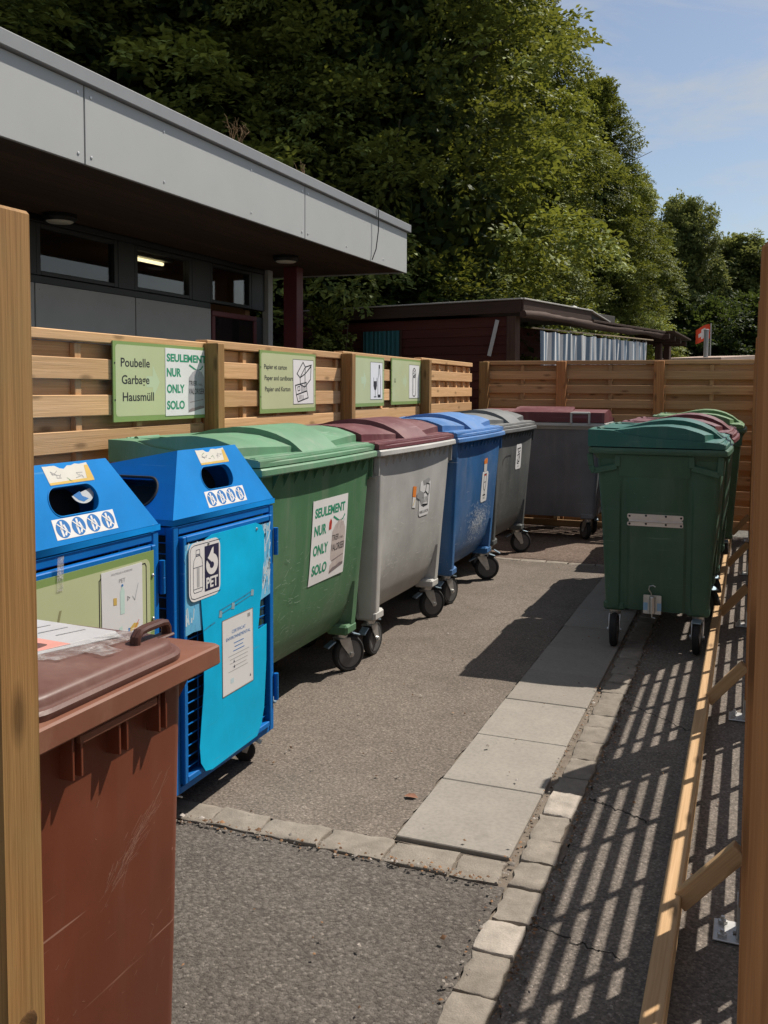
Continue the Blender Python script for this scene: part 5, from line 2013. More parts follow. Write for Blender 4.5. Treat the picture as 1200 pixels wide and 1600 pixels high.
m.flat([(6.855, 1.675), (6.877, 1.675), (6.877, 1.70), (6.855, 1.70)], fn, 0.0078, 1)
m.flat([(6.742, 1.545), (6.755, 1.515), (6.775, 1.505), (6.795, 1.515), (6.808, 1.545), (6.808, 1.575), (6.742, 1.575)], fn, 0.0078, 1)
m.stroke([(6.740, 1.60), (6.740, 1.54), (6.756, 1.513), (6.775, 1.505), (6.794, 1.513), (6.810, 1.54), (6.810, 1.60)], 0.007, fn, 0.0078, 1)
m.stroke([(6.775, 1.505), (6.775, 1.455)], 0.009, fn, 0.0078, 1)
m.stroke([(6.750, 1.452), (6.80, 1.452)], 0.008, fn, 0.0079, 1)
m.build('pictogram', [M_white, M_black, M_arrow], t, angle=None)

t, fn = sign_board('info_sign', 'green sign with a pale arrow and a drawing of a long tube', 7.160, 7.952, 1.384, 1.770)
m = MB(106)
arrow(m, 7.455, 1.58, 0.10, fn, 0.0067, 0)
m.build('arrow', M_arrow, t, angle=None)
m = MB(107)
m.stroke([(7.235, 1.60), (7.235, 1.572), (7.262, 1.572), (7.262, 1.60)], 0.007, fn, 0.0067, 0)
m.build('mark', M_black, t, angle=None)
m = MB(106)
m.prism([(7.622, 1.434), (7.905, 1.434), (7.902, 1.725), (7.618, 1.725)], lambda u, v, e: fn(u, v, e + 0.0066), 0.0008, 0)
for a, b in (((7.622, 1.434), (7.905, 1.434)), ((7.905, 1.434), (7.902, 1.725)), ((7.902, 1.725), (7.618, 1.725)), ((7.618, 1.725), (7.622, 1.434))):
    m.stroke([a, b], 0.003, fn, 0.0076, 1)
m.stroke(rrect(7.715, 1.452, 7.805, 1.63, 0.03, 5), 0.009, fn, 0.0078, 1, closed=True)
m.stroke(ell(7.76, 1.655, 0.045, 0.04, 18), 0.009, fn, 0.0078, 1, closed=True)
m.stroke([(7.72, 1.64), (7.75, 1.66), (7.78, 1.632), (7.80, 1.65)], 0.008, fn, 0.0079, 1)
m.stroke([(7.73, 1.68), (7.76, 1.665), (7.79, 1.68)], 0.007, fn, 0.0079, 1)
m.stroke([(7.737, 1.48), (7.737, 1.61)], 0.005, fn, 0.0078, 1)
m.build('pictogram', [M_white, M_black, M_arrow], t, angle=None)
# ------------------------------------------------------------------ flat-roofed building behind the left fence
M_fascia = plain('fascia_panel', (0.385, 0.395, 0.39), 0.55, 0.0, 0.05, 0.02, 3.0)
M_cap = plain('fascia_cap', (0.25, 0.255, 0.26), 0.45, 0.2, 0.08, 0.03, 6)
M_wallp = plain('grey_wall_panel', (0.40, 0.40, 0.385), 0.7, 0, 0.10, 0.05, 4)
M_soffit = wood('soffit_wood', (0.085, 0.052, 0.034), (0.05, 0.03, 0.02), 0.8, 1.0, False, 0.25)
M_black_fr = plain('black_frame', (0.011, 0.012, 0.013), 0.45, 0, 0.2, 0.03, 10)
M_glass = glassmat('window_glass')
M_inside = plain('inside_wall', (0.34, 0.18, 0.09), 0.8, 0, 0.2, 0.0, 4)
M_maroon = plain('maroon_paint', (0.13, 0.025, 0.03), 0.5, 0, 0.12, 0.03, 8)
M_gpaint = plain('pale_grey_paint', (0.40, 0.40, 0.39), 0.55, 0, 0.06, 0.03, 8)

bo = Vector((-5.3, 5.0, 0))
b = thing('flat_roof_building', 'low building with a deep pale grey roof edge, dark soffit and black framed windows', 'building', bo)


def bb_(m, x0, x1, y0, y1, z0, z1, **kw):
    m.box(((x0 + x1) / 2 - bo.x, (y0 + y1) / 2 - bo.y, (z0 + z1) / 2), (x1 - x0, y1 - y0, z1 - z0), **kw)


m = MB(201)
bb_(m, -10.5, -3.84, -4.0, 10.32, 2.935, 3.30, bev=0.01)
m.build('roof', M_cap, b)
m = MB(202)
joints = [-4.03, -1.30, 1.69, 4.68, 7.672, 10.35]
for a, c in zip(joints[:-1], joints[1:]):
    bb_(m, -3.835, -3.81, a + 0.006, c - 0.006, 2.868, 3.335, bev=0.002)
for k in range(2):
    bb_(m, -6.9 - 3.1 * k + 0.006, -3.84 - 3.07 * k - 0.006, 10.325, 10.35, 2.868, 3.335, bev=0.002)
fas = m.build('fascia', M_fascia, b)
m = MB(203)
for yj in joints[1:-1]:
    for dy in (-0.06, 0.06):
        for z in (2.92, 3.28):
            m.lathe([(0.011, 0), (0.010, 0.004), (0.004, 0.006)], (-3.81 - bo.x, yj + dy - bo.y, z), X, 8)
for a in (0.9, 2.2, 5.5, 6.7, 8.6, 9.6):
    for z in (2.93, 3.27):
        m.lathe([(0.009, 0), (0.008, 0.004), (0.003, 0.005)], (-3.81 - bo.x, a - bo.y, z), X, 8)
m.build('screw', M_galv, fas)
m = MB(204)
bb_(m, -3.95, -3.775, -4.05, 10.40, 3.34, 3.43, bev=0.006)
bb_(m, -10.5, -3.952, 10.25, 10.40, 3.34, 3.43, bev=0.006)
m.build('roof_edge', M_cap, b)
m = MB(205)
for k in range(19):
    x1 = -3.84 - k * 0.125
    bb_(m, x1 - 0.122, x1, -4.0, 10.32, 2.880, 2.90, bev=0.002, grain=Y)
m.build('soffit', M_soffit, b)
# lower grey panels
for a, c in ((1.3, 2.70), (2.704, 4.27), (4.274, 5.85), (5.857, 7.138), (7.146, 8.42)):
    m = MB(206)
    bb_(m, -5.30, -5.27, a + 0.004, c - 0.004, 0.3, 2.335, bev=0.002)
    for q in (a + 0.05, c - 0.05):
        m.lathe([(0.009, 0), (0.008, 0.003), (0.003, 0.005)], (-5.27 - bo.x, q - bo.y, 2.29), X, 8)
    m.build('wall_panel', M_wallp, b)
m = MB(207)
bb_(m, -5.42, -5.31, -2.0, 9.60, 0.0, 2.33, bev=0.005)
bb_(m, -5.42, -5.285, -2.0, 9.60, 2.82, 2.875, bev=0.005)
bb_(m, -5.42, -5.285, -2.0, 8.44, 2.337, 2.40, bev=0.005)
m.build('wall', M_black_fr, b)
# windows
for a, c in ((1.45, 2.62), (2.80, 4.15), (4.40, 5.72), (5.90, 6.92), (7.16, 8.10), (8.44, 9.30)):
    m = MB(208)
    fw = 0.05
    z0, z1 = 2.402, 2.818
    for q in (a + fw / 2, c - fw / 2):
        bb_(m, -5.36, -5.29, q - fw / 2, q + fw / 2, z0, z1, bev=0.004)
    for z in (z0 + 0.02, z1 - 0.02):
        bb_(m, -5.36, -5.29, a + fw, c - fw, z - 0.018, z + 0.018, bev=0.004)
    fr = m.build('window', M_black_fr, b)
    m = MB(209)
    bb_(m, -5.33, -5.324, a + fw, c - fw, z0 + 0.038, z1 - 0.038, bev=0.0)
    m.build('pane', M_glass, fr)
for a, c in ((2.622, 2.798), (4.152, 4.398), (5.722, 5.898), (6.922, 7.158), (8.102, 8.438), (9.302, 9.60)):
    m = MB(210)
    bb_(m, -5.40, -5.288, a, c, 2.401, 2.819, bev=0.004)
    m.build('mullion', M_black_fr, b)
# door under the last window
m = MB(211)
bb_(m, -5.305, -5.28, 8.46, 9.40, 2.27, 2.325, bev=0.004)
bb_(m, -5.305, -5.28, 9.335, 9.40, 0.05, 2.268, bev=0.004)
bb_(m, -5.305, -5.28, 8.46, 8.52, 0.05, 2.268, bev=0.004)
d = m.build('door', M_maroon, b)
m = MB(212)
bb_(m, -5.30, -5.292, 8.522, 9.333, 0.06, 2.266, bev=0.0)
m.build('pane', plain('dark_glass', (0.012, 0.012, 0.013), 0.08, 0, 0.1, 0, 4, 0.8), d)
m = MB(213)
bb_(m, -5.33, -5.25, 9.62, 9.73, 0, 2.878, bev=0.004)
m.build('downpipe', M_gpaint, b)
m = MB(214)
bb_(m, -4.96, -4.79, 9.44, 9.60, 0, 2.878, bev=0.006)
m.build('column', M_maroon, b)
# room behind the windows with a strip light
m = MB(215)
bb_(m, -8.6, -8.5, -2, 9.5, 1.0, 2.87, bev=0)
bb_(m, -8.49, -5.43, 9.40, 9.5, 1.0, 2.87, bev=0)
bb_(m, -8.49, -5.43, -2, 9.39, 1.0, 1.05, bev=0)
bb_(m, -8.49, -5.43, -2, 9.39, 2.84, 2.87, bev=0)
m.build('inside_wall', M_inside, b)
m = MB(216)
m.box((-5.62 - bo.x, 7.80 - bo.y, 2.805), (0.12, 0.75, 0.03), bev=0.004)
lf_ = m.build('strip_light', M_gpaint, b)
m = MB(217)
m.tube([(-5.62 - bo.x, 7.50 - bo.y, 2.766), (-5.62 - bo.x, 8.07 - bo.y, 2.766)], 0.017, 10)
m.build('tube', emit('lit_tube', (1.0, 0.80, 0.42), 2.2), lf_)
# round lamps in the soffit
for x, y in ((-4.53, 8.68), (-5.14, 6.0)):
    m = MB(218)
    m.lathe([(0.13, 0.0), (0.135, -0.03), (0.12, -0.055)], (x - bo.x, y - bo.y, 2.879), Z, 24, 0)
    m.lathe([(0.105, -0.056), (0.09, -0.066), (0.04, -0.072)], (x - bo.x, y - bo.y, 2.879), Z, 24, 1)
    m.build('soffit_lamp', [M_black_fr, plain('lamp_glass', (0.62, 0.60, 0.52), 0.3, 0, 0.05, 0, 8)], b)
# loose cable hanging over the roof edge
m = MB(219)
cx_ = -3.765 - bo.x
m.tube([(cx_ - 0.1, 9.33 - bo.y, 3.44), (cx_ + 0.005, 9.33 - bo.y, 3.425), (cx_ + 0.002, 9.335 - bo.y, 3.2), (cx_ - 0.01, 9.30 - bo.y, 3.0), (cx_ - 0.03, 9.24 - bo.y, 2.88)], 0.006, 6)
m.build('cable', M_dark, b)
# weeds on the roof edge
M_weed = leafmat('dry_weed', (0.12, 0.075, 0.035), (0.24, 0.15, 0.07), (0.2, 0.12, 0.04), 0.2)
for y0, hgt, n, lab in ((6.55, 0.20, 11, 'spindly dry weed growing on the roof edge above the windows'), (7.75, 0.17, 5, 'few dry stalks standing on the roof edge near its right end')):
    m = MB(int(y0 * 10))
    r = m.rng
    for k in range(n):
        p = Vector((r.uniform(-.04, .02), r.uniform(-.08, .08), 0))
        pts = [p.copy()]
        d = Vector((r.uniform(-.25, .25), r.uniform(-.7, .7), 1)).normalized()
        for q in range(5):
            p = p + d * hgt * r.uniform(0.12, 0.24)
            d = (d + Vector((r.uniform(-.4, .4), r.uniform(-.4, .4), 0))).normalized()
            pts.append(p.copy())
            if q > 1 and n > 6:
                e = d.cross(Vector((r.uniform(-1, 1), r.uniform(-1, 1), 0.3))).normalized()
                m.tube([p, p + (e + d * 0.6) * hgt * 0.22], [0.0025, 0.001], 4)
        m.tube(pts, [0.0035, 0.003, 0.003, 0.0025, 0.002, 0.0015], 4)
    o = m.build('weed', M_weed, angle=None, loc=(-3.86, y0, 3.428))
    tag(o, lab, 'weed')

# ------------------------------------------------------------------ dark red hut behind the far fence
M_hutw = wood('hut_boards', (0.105, 0.030, 0.022), (0.06, 0.018, 0.014), 0.75, 1.0, False, 0.25)
M_hutb = wood('hut_beam', (0.095, 0.055, 0.04), (0.04, 0.024, 0.018), 0.8, 1.0, False, 0.3)
M_roofm = plain('roof_flashing', (0.42, 0.40, 0.37), 0.6, 0.1, 0.12, 0.05, 6)
M_felt = plain('roof_felt', (0.055, 0.05, 0.046), 0.9, 0, 0.2, 0.2, 20)
ha = math.atan2(-0.239, 0.971)          # local +y runs along the hut's long side
h = thing('timber_hut', 'dark red weatherboarded hut with a flat roof and rough veranda beam', 'hut', (-2.86, 11.70, 0), ha)
# local: x = along the front (-x to the left), y = back along the side
m = MB(301)
z = 0.25
while z < 2.42:
    m.box((-1.98, -0.004 + 0.006, z + 0.06), (3.90, 0.022, 0.128), rot=(X, -0.09), bev=0.003, grain=X)
    z += 0.115
z = 0.25
while z < 2.42:
    m.box((-0.9 + 0.0, 3.0, z + 0.06), (0.022, 5.9, 0.128), rot=(Y, -0.09), bev=0.003, grain=Y)
    z += 0.115
m.box((-2.0, 0.03, 1.25), (3.95, 0.03, 2.4), bev=0.002, grain=X)
hw = m.build('wall', M_hutw, h)
m = MB(302)
m.box((0.005, 0.0, 1.22), (0.13, 0.13, 2.45), bev=0.006, grain=Z)
m.build('post', M_hutb, h)
m = MB(302)
m.box((-3.98, 0.0, 1.22), (0.11, 0.09, 2.45), bev=0.006, grain=Z)
m.build('post', M_hutb, h)
for yy in (4.45, 4.75, 5.55, 6.0):
    m = MB(302)
    m.box((-0.02, yy, 1.2), (0.11, 0.11, 2.28), bev=0.008, grain=Z)
    m.build('post', M_hutb, h)
m = MB(303)
m.box((-1.95, 1.5, 2.585), (4.2, 3.1, 0.10), bev=0.004)
m.build('roof', M_felt, h)
m = MB(304)
m.box((-1.96, -0.075, 2.56), (4.22, 0.035, 0.16), bev=0.004, grain=X)
m.box((0.165, 1.0, 2.56), (0.035, 2.15, 0.15), bev=0.004, grain=Y)
m.build('fascia', M_hutb, h)
m = MB(305)
m.box((-1.96, -0.08, 2.652), (4.26, 0.06, 0.018), bev=0.003)
m.box((0.165, 1.0, 2.652), (0.07, 2.16, 0.018), bev=0.003)
m.bar((0.165, 2.08, 2.645), (0.165, 2.75, 2.53), 0.07, 0.018)
m.build('flashing', M_roofm, h)
# rough veranda beam: a hewn log that thins towards the far end
m = MB(306)
r = random.Random(4)
lp = []
for i in range(26):
    t = i / 25
    yy = -0.12 + 5.3 * t
    hh = 0.050 + 0.010 * math.sin(t * 21) + r.uniform(-.006, .006)
    zc = 2.455 - 0.02 * t + 0.012 * math.sin(t * 9)
    lp.append([(0.20 + 0.050 * math.cos(a) * (1 + r.uniform(-.12, .12)), yy, zc + hh * math.sin(a) * (1 + r.uniform(-.08, .08))) for a in [2 * math.pi * k / 12 for k in range(12)]])
m.loft(lp, grain=Y)
m.build('beam', M_hutb, h, angle=60)
m = MB(307)
m.box((-0.33, 3.9, 2.535), (1.16, 3.8, 0.03), rot=(Y, 0.06), bev=0.003, grain=Y)
m.box((0.08, 5.55, 2.455), (0.65, 0.9, 0.026), rot=Matrix.Rotation(-0.12, 4, 'X'), bev=0.003, grain=Y)
for k in range(4):
    m.box((0.05, 5.0 + 0.30 * k, 2.42 - 0.03 * k), (0.60, 0.05, 0.08), bev=0.004, grain=X)
m.build('canopy', M_hutb, h)
m = MB(308)
m.bar((0.19, 0.15, 2.30), (0.24, 4.5, 2.335), 0.018, 0.018)
m.build('curtain_rod', plain('rod', (0.30, 0.22, 0.13), 0.5, 0.2), h)
m = MB(309)
m.box((-2.02, -0.045, 1.97), (0.66, 0.02, 0.70), bev=0.003)
wn = m.build('window', M_hutb, h)
m = MB(310)
vs, fs = [], []
for i in range(60):
    x = -2.33 + 0.62 * i / 59
    y = -0.062 + 0.006 * math.sin(i * 0.9) + 0.003 * math.sin(i * 2.1)
    vs += [(x, y, 1.64), (x, y, 2.312)]
for i in range(59):
    fs.append((2 * i, 2 * i + 2, 2 * i + 3, 2 * i + 1))
m.add(vs, fs)
m.build('curtain', plain('teal_cloth', (0.018, 0.10, 0.115), 0.7, 0, 0.25, 0.1, 8), wn)
m = MB(311)
m.lathe([(0.09, 0), (0.09, 0.16), (0.13, 0.17), (0.10, 0.23), (0.03, 0.26)], (-0.35, 2.6, 2.53), Z, 16)
m.build('vent', M_galv, h)

# striped curtain hanging from the rod
M_strw = plain('curtain_white', (0.62, 0.62, 0.62), 0.8, 0, 0.06, 0.05, 12)
M_strb = plain('curtain_blue', (0.16, 0.22, 0.29), 0.8, 0, 0.1, 0.05, 12)
c = thing('striped_curtain', 'faded blue and white striped curtain hung on rings along the hut veranda', 'curtain', (-2.86, 11.70, 0), ha)
m = MB(312)
N = 264
vs = []
for i in range(N + 1):
    t = i / N
    y = 0.34 + 3.95 * t
    for k in range(9):
        q = k / 8
        sag = 0.018 * abs(math.sin(t * math.pi * 9)) * (1 - q)
        z = 1.55 + (2.275 + 0.02 * t - sag - 1.55) * (1 - q)
        x = 0.215 + 0.035 * math.sin(t * 62 + 0.5 * math.sin(t * 11)) * (0.5 + 0.5 * q) + 0.012 * math.sin(t * 140 + q)
        vs.append((x, y + 0.012 * math.sin(t * 40 + q * 2), z))
for i in range(N):
    mt = 0 if (i // 4) % 2 else 1
    m.add([vs[i * 9 + k] for k in range(9)] + [vs[(i + 1) * 9 + k] for k in range(9)], [(k, 9 + k, 10 + k, k + 1) for k in range(8)], mt)
m.build('cloth', [M_strw, M_strb], c, angle=None)
for k in range(10):
    m = MB(313)
    y = 0.42 + 0.42 * k
    m.tube([(0.205 + 0.028 * math.cos(a), y, 2.305 + 0.02 * math.sin(a)) for a in [2 * math.pi * j / 10 for j in range(11)]], 0.004, 5, caps=False)
    m.build('ring', M_galv, c)
m = MB(314)
m.bar((0, 0, 0), (-0.10, -0.02, -0.46), 0.05, 0.014, up=Y)
o = m.build('plank', plain('white_lath', (0.42, 0.42, 0.41), 0.7, 0, 0.1, 0.05, 12), None, loc=(-3.06, 11.68, 2.40))
tag(o, 'short white lath hanging slantwise on the dark hut wall beside the corner post', 'lath')

# pale low building farther back, its chimney pipe and the flag
t = thing('pale_roof_building', 'low building with a pale sunlit roof showing just above the far fence', 'building', (-1.8, 31.7, 0), R(-22))
m = MB(320)
m.box((0, 1.2, 1.25), (1.9, 2.6, 2.45), bev=0.01)
m.build('wall', plain('render_wall', (0.36, 0.30, 0.25), 0.8, 0, 0.1, 0.05, 5), t)
m = MB(321)
m.box((0, 1.2, 2.56), (2.1, 3.0, 0.12), rot=(X, 0.05), bev=0.01)
m.build('roof', plain('pale_roof', (0.42, 0.31, 0.25), 0.8, 0, 0.08, 0.05, 6), t)
m = MB(322)
m.lathe([(0.075, 2.5), (0.075, 3.42), (0.085, 3.42), (0.085, 3.46), (0.06, 3.47)], (0.30, 0.25, 0), Z, 14)
m.build('chimney_pipe', plain('zinc_pipe', (0.32, 0.33, 0.33), 0.5, 0.5), t)
t = thing('flag_pole', 'slim pole flying a red flag with a white cross', 'flag pole', (-1.43, 35.1, 0))
m = MB(323)
m.tube([(0, 0, 0), (0, 0, 3.88)], [0.03, 0.022], 10)
m.build('pole', M_gpaint, t)
m = MB(324)
N = 16
fz = lambda a, q: Vector((-0.50 * a, 0.05 * math.sin(a * 6), 3.84 - 0.17 * a ** 1.5 - 0.52 * q + 0.03 * math.sin(a * 5 + q)))
for i in range(N):
    for j in range(N):
        a0, a1, q0, q1 = i / N, (i + 1) / N, j / N, (j + 1) / N
        am, qm = (a0 + a1) / 2, (q0 + q1) / 2
        cross = (abs(am - .5) < .1 and abs(qm - .5) < .33) or (abs(qm - .5) < .1 and abs(am - .5) < .33)
        m.add([fz(a0, q0), fz(a0, q1), fz(a1, q1), fz(a1, q0)], [(0, 1, 2, 3)], 1 if cross else 0)
m.build('flag', [plain('flag_red', (0.75, 0.085, 0.03), 0.7, 0, 0.05, 0, 8), plain('flag_white', (0.75, 0.72, 0.70), 0.7, 0, 0.05, 0, 8)], t, angle=None)

# ------------------------------------------------------------------ trees
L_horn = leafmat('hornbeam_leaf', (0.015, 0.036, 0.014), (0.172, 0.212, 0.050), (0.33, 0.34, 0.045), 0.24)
L_ash = leafmat('ash_leaf', (0.060, 0.090, 0.028), (0.17, 0.20, 0.065), (0.32, 0.34, 0.09), 0.3)
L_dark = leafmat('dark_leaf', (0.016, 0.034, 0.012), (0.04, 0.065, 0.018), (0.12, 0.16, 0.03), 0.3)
M_bark = plain('bark', (0.075, 0.060, 0.046), 0.9, 0, 0.35, 0.6, 7)


def leaf_mesh(name, P, D, Nn, size, tint, mat, aspect=0.55):
    """kite-shaped leaf per row: base P, direction D, normal N"""
    n = len(P)
    S = np.cross(D, Nn)
    S /= np.linalg.norm(S, axis=1)[:, None] + 1e-9
    size = size[:, None]
    V = np.empty((n, 4, 3))
    V[:, 0] = P
    V[:, 1] = P + D * size * 0.45 + S * size * aspect / 2 + Nn * size * 0.07
    V[:, 2] = P + D * size
    V[:, 3] = P + D * size * 0.45 - S * size * aspect / 2 + Nn * size * 0.07
    me = bpy.data.meshes.new(name)
    me.vertices.add(n * 4)
    me.vertices.foreach_set('co', V.reshape(-1))
    me.loops.add(n * 4)
    me.loops.foreach_set('vertex_index', np.arange(n * 4, dtype=np.int32))
    me.polygons.add(n)
    me.polygons.foreach_set('loop_start', np.arange(0, n * 4, 4, dtype=np.int32))
    a = me.attributes.new('tint', 'FLOAT', 'FACE')
    a.data.foreach_set('value', np.clip(tint, 0, 1).astype(np.float32))
    me.materials.append(mat)
    me.update(calc_edges=True)
    me.validate()
    return me


def unit(v):
    return v / (np.linalg.norm(v, axis=-1, keepdims=True) + 1e-9)


def crown_mesh(name, seed, Ht, Rd, z0, mat, boughs, sprays, per, leaf, shape='column', size=(1.0, 0.75, 0.42), spray_len=0.42, droop=0.25):
    """crown built bough by bough: flattened, drooping clumps of leafy sprays over a darker closed inside"""
    g = np.random.default_rng(seed)

    def prof(t):
        if shape == 'column':
            return np.interp(t, [0, 0.05, 0.18, 0.40, 0.62, 0.80, 0.92, 1.0], [0.70, 0.92, 1.0, 0.98, 0.80, 0.48, 0.22, 0.02])
        return np.interp(t, [0, 0.1, 0.3, 0.55, 0.8, 0.93, 1.0], [0.35, 0.7, 0.95, 1.0, 0.8, 0.5, 0.15])

    # boughs: spread evenly, each with its own reach
    k = np.arange(boughs)
    t = (k + g.uniform(0.1, 0.9, boughs)) / boughs
    t = t ** 0.93
    th = (k * 2.39996 + g.normal(0, 0.35, boughs)) % (2 * np.pi)
    reach = g.uniform(0.66, 1.02, boughs) + 0.18 * (g.uniform(0, 1, boughs) < 0.2)
    rb = Rd * prof(t) * reach
    Cb = np.stack([rb * np.cos(th), rb * np.sin(th), z0 + t * (Ht - z0)], 1)
    ob = unit(np.stack([np.cos(th), np.sin(th), g.uniform(-0.35, 0.35, boughs) + 0.8 * np.clip(t - 0.8, 0, 1) * 4], 1))
    sb = unit(np.cross(ob, np.array([0, 0, 1.0]) + g.normal(0, 0.2, (boughs, 3))))
    ub = np.cross(sb, ob)
    sc_b = g.uniform(0.65, 1.35, boughs) * (0.75 + 0.35 * prof(t))
    tint_b = g.normal(0, 0.16, boughs)
    # sprays over the upper and outer skin of each bough
    d = g.normal(0, 1, (boughs, sprays, 3))
    d = unit(d + np.array([0.45, 0.0, 0.35]))
    rr_ = g.uniform(0.55, 1.05, (boughs, sprays)) ** 0.6
    L = np.array(size)
    q = d * L * rr_[..., None] * sc_b[:, None, None]
    sag = -droop * np.clip(q[..., 0], 0, None) ** 2
    C = Cb[:, None] + ob[:, None] * q[..., 0:1] + sb[:, None] * q[..., 1:2] + ub[:, None] * q[..., 2:3]
    C[..., 2] += sag
    out = unit(ob[:, None] * (0.6 + d[..., 0:1]) + sb[:, None] * d[..., 1:2] * 0.9 + ub[:, None] * (d[..., 2:3] * 0.35) + g.normal(0, 0.22, C.shape) + np.array([0, 0, -0.12]))
    n = boughs * sprays
    C, out = C.reshape(-1, 3), out.reshape(-1, 3)
    tb = np.repeat(tint_b, sprays)
    skin = rr_.reshape(-1)
    side = unit(np.cross(out, np.array([0, 0, 1.0]) + g.normal(0, 0.22, (n, 3))))
    upv = np.cross(side, out)
    sl = spray_len * g.uniform(0.6, 1.3, n)
    kk = g.uniform(-0.5, 0.8, (n, per))
    wdt = g.normal(0, 1, (n, per)) * 0.24 * (0.9 - 0.55 * np.clip(kk, 0, 1)) * sl[:, None]
    hgt = g.normal(0, 0.05, (n, per)) * sl[:, None] - 0.18 * np.clip(kk, 0, 1) ** 2 * sl[:, None]
    P = C[:, None] + out[:, None] * (kk * sl[:, None])[..., None] + side[:, None] * wdt[..., None] + upv[:, None] * hgt[..., None]
    D = unit(out[:, None] * 0.7 + side[:, None] * (np.sign(wdt) * 0.75)[..., None] + g.normal(0, 0.33, (n, per, 3)) + np.array([0, 0, -0.15]))
    Nn = unit(upv[:, None] + g.normal(0, 0.33, (n, per, 3)))
    Nn = unit(Nn - D * np.sum(Nn * D, -1, keepdims=True))
    sz = leaf * g.uniform(0.7, 1.35, (n, per))
    ti = np.clip(0.46 + tb[:, None] + 0.50 * (skin[:, None] - 0.6) + g.normal(0, 0.17, (n, per)), 0, 1)  # sprays near the bough skin tinted lighter, sunlight put into the leaf colour
    P, D, Nn, sz, ti = P.reshape(-1, 3), D.reshape(-1, 3), Nn.reshape(-1, 3), sz.reshape(-1), ti.reshape(-1)
    # oversized leaves added to block light, tinted dark as the crown's inner shade
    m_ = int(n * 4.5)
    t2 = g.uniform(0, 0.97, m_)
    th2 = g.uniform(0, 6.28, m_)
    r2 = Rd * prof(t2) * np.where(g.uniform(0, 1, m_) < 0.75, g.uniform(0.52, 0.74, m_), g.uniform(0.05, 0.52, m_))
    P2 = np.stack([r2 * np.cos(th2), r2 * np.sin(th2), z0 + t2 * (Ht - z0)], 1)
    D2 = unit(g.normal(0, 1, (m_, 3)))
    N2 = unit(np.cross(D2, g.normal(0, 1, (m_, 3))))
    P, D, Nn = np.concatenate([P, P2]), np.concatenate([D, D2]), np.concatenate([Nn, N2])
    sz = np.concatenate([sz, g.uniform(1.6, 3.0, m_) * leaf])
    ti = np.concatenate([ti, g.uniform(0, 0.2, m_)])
    return leaf_mesh(name, P, D, Nn, sz, ti, mat)


def trunk_mesh(seed, Ht, r0, z0, Rd):
    m = MB(seed)
    r = m.rng
    pts, rs = [], []
    for i in range(9):
        t = i / 8
        pts.append((r.uniform(-.08, .08) * t * 2, r.uniform(-.08, .08) * t * 2, t * Ht * 0.9))
        rs.append(r0 * (1.25 if i == 0 else 1 - 0.85 * t))
    m.tube(pts, rs, 10)
    for k in range(14):
        t = 0.15 + 0.7 * k / 13
        zb = Ht * 0.9 * t
        a = r.uniform(0, 6.28)
        l = Rd * r.uniform(0.55, 0.85)
        p = Vector((0, 0, zb))
        d = Vector((math.cos(a), math.sin(a), r.uniform(0.3, 0.8)))
        m.tube([p, p + d * l * 0.5, p + d * l * 0.8 + Vector((math.cos(a), math.sin(a), 0.1)) * l * 0.25], [r0 * 0.35 * (1.1 - t), r0 * 0.2 * (1.1 - t), 0.01], 7)
    return m


def make_tree(name, label, cat, crown, Ht, r0, z0, Rd, seed, group=None):
    t = thing(name, label, cat, (0, 0, 0), 0, group)
    trunk_mesh(seed, Ht, r0, z0, Rd).build('trunk', M_bark, t, angle=60)
    link('crown', crown, t)
    return t


def place_tree(tr, x, y, rz, s_, sz, label):
    tr.location = (x, y, 0)
    tr.rotation_euler = (0, 0, rz)
    tr.scale = (s_, s_, sz)
    tr['label'] = label


GT = 'tall hornbeams in a row behind the buildings'
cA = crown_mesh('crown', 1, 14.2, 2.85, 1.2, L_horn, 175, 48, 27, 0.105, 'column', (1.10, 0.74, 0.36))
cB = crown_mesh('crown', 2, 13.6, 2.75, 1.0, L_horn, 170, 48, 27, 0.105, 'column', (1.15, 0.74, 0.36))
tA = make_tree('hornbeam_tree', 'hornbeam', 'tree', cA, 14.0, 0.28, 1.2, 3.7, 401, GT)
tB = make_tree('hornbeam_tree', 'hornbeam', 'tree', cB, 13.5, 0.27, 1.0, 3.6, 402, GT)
row = [
    (tA, -14.2, 12.6, 0.3, 1.35, 1.08, 'dark hornbeam at the far left, behind the near end of the grey roof edge'),
    (tB, -10.6, 14.9, 1.9, 1.25, 1.08, 'shaded hornbeam rising behind the middle of the grey roof edge'),
    (tA, -6.4, 16.0, 3.5, 1.02, 1.06, 'big hornbeam with sunlit right side just behind the end of the flat roof'),
    (tB, -6.6, 26.0, 0.8, 0.84, 0.98, 'hornbeam with a dark near side rising above the striped curtain'),
    (tA, -5.9, 36.0, 5.2, 0.82, 0.90, 'hornbeam in the row behind the rear end of the veranda'),
    (tB, -5.7, 46.5, 2.7, 0.80, 0.84, 'most distant hornbeam at the right end of the row'),
    (tA, -9.6, 22.0, 1.2, 1.10, 1.05, 'shaded hornbeam in the second rank above the ridge of the red hut'),
]
used = set()
copies = []
for tr, x, y, rz, s_, sz, lab in row:
    copies.append((copy_tree(tr) if tr in used else tr, x, y, rz, s_, sz, lab))
    used.add(tr)
for c_ in copies:
    place_tree(*c_)

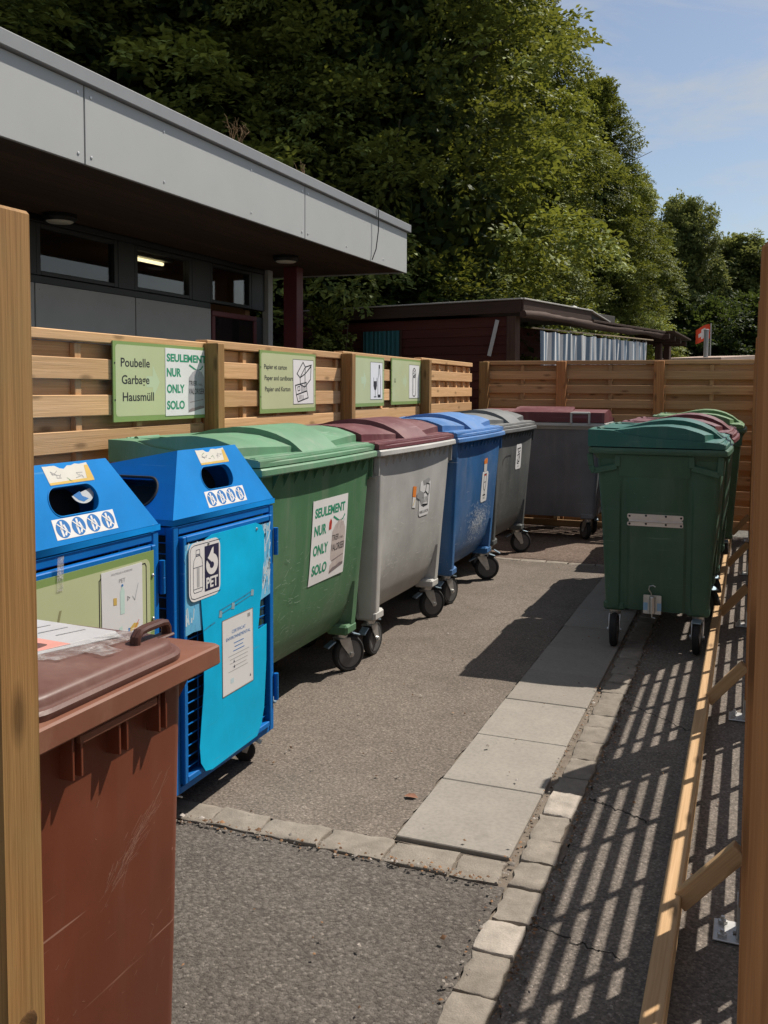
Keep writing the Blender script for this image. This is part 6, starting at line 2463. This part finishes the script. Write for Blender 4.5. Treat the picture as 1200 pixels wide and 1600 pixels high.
cR = crown_mesh('crown', 5, 12.5, 3.0, 2.4, L_ash, 60, 40, 26, 0.20, 'round', (1.3, 1.1, 0.6), 0.7)
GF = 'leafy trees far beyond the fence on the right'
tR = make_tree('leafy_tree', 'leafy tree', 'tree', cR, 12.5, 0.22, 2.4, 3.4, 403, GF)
far = [
    (-4.0, 58.0, 0.4, 0.62, 0.98, 'loose round topped tree just right of the hornbeam row'),
    (-1.2, 62.0, 2.0, 1.0, 0.84, 'pale green leafy tree behind the red flag'),
    (3.2, 66.0, 3.7, 0.95, 0.84, 'leafy tree cut off by the reddish post at the right edge'),
    (0.9, 74.0, 5.1, 1.0, 0.80, 'leafy tree between the flag and the right hand post, farthest back'),
]
cp = [(tR if i == 0 else copy_tree(tR), *f_) for i, f_ in enumerate(far)]
for c_ in cp:
    place_tree(*c_)
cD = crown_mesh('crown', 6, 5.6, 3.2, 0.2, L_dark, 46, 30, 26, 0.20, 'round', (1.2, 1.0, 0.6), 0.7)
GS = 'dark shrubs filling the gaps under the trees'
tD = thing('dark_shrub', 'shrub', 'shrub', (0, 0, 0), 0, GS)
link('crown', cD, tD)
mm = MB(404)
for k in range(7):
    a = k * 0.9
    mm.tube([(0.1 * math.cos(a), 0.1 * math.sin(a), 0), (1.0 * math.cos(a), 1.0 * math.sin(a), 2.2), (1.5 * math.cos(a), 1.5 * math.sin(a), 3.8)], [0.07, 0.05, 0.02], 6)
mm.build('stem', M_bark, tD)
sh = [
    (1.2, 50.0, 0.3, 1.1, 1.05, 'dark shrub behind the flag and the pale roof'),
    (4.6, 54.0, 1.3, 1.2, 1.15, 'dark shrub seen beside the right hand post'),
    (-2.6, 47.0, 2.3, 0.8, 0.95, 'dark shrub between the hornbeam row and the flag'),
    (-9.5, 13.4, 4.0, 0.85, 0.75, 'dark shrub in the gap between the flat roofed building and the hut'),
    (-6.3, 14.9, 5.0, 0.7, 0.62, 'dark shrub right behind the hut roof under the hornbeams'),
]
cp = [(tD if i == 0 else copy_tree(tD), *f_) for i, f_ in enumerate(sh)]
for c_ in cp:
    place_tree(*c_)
# climbing plant at the end of the building
cI = crown_mesh('foliage', 8, 2.62, 0.34, 0.3, L_horn, 36, 14, 16, 0.062, 'column', (0.22, 0.18, 0.1), 0.16)
t = thing('climbing_plant', 'sunlit climbing plant hanging between the flat roofed building and the red hut', 'plant', (-5.50, 11.75, 0))
link('foliage', cI, t)
m = MB(405)
for k in range(5):
    m.tube([(0.1 * k - .2, 0.05 * k, 0), (0.08 * k - .15, 0.1, 1.2), (0.15 * k - .3, 0.05, 2.4)], [0.02, 0.015, 0.006], 6)
m.build('stem', M_bark, t)
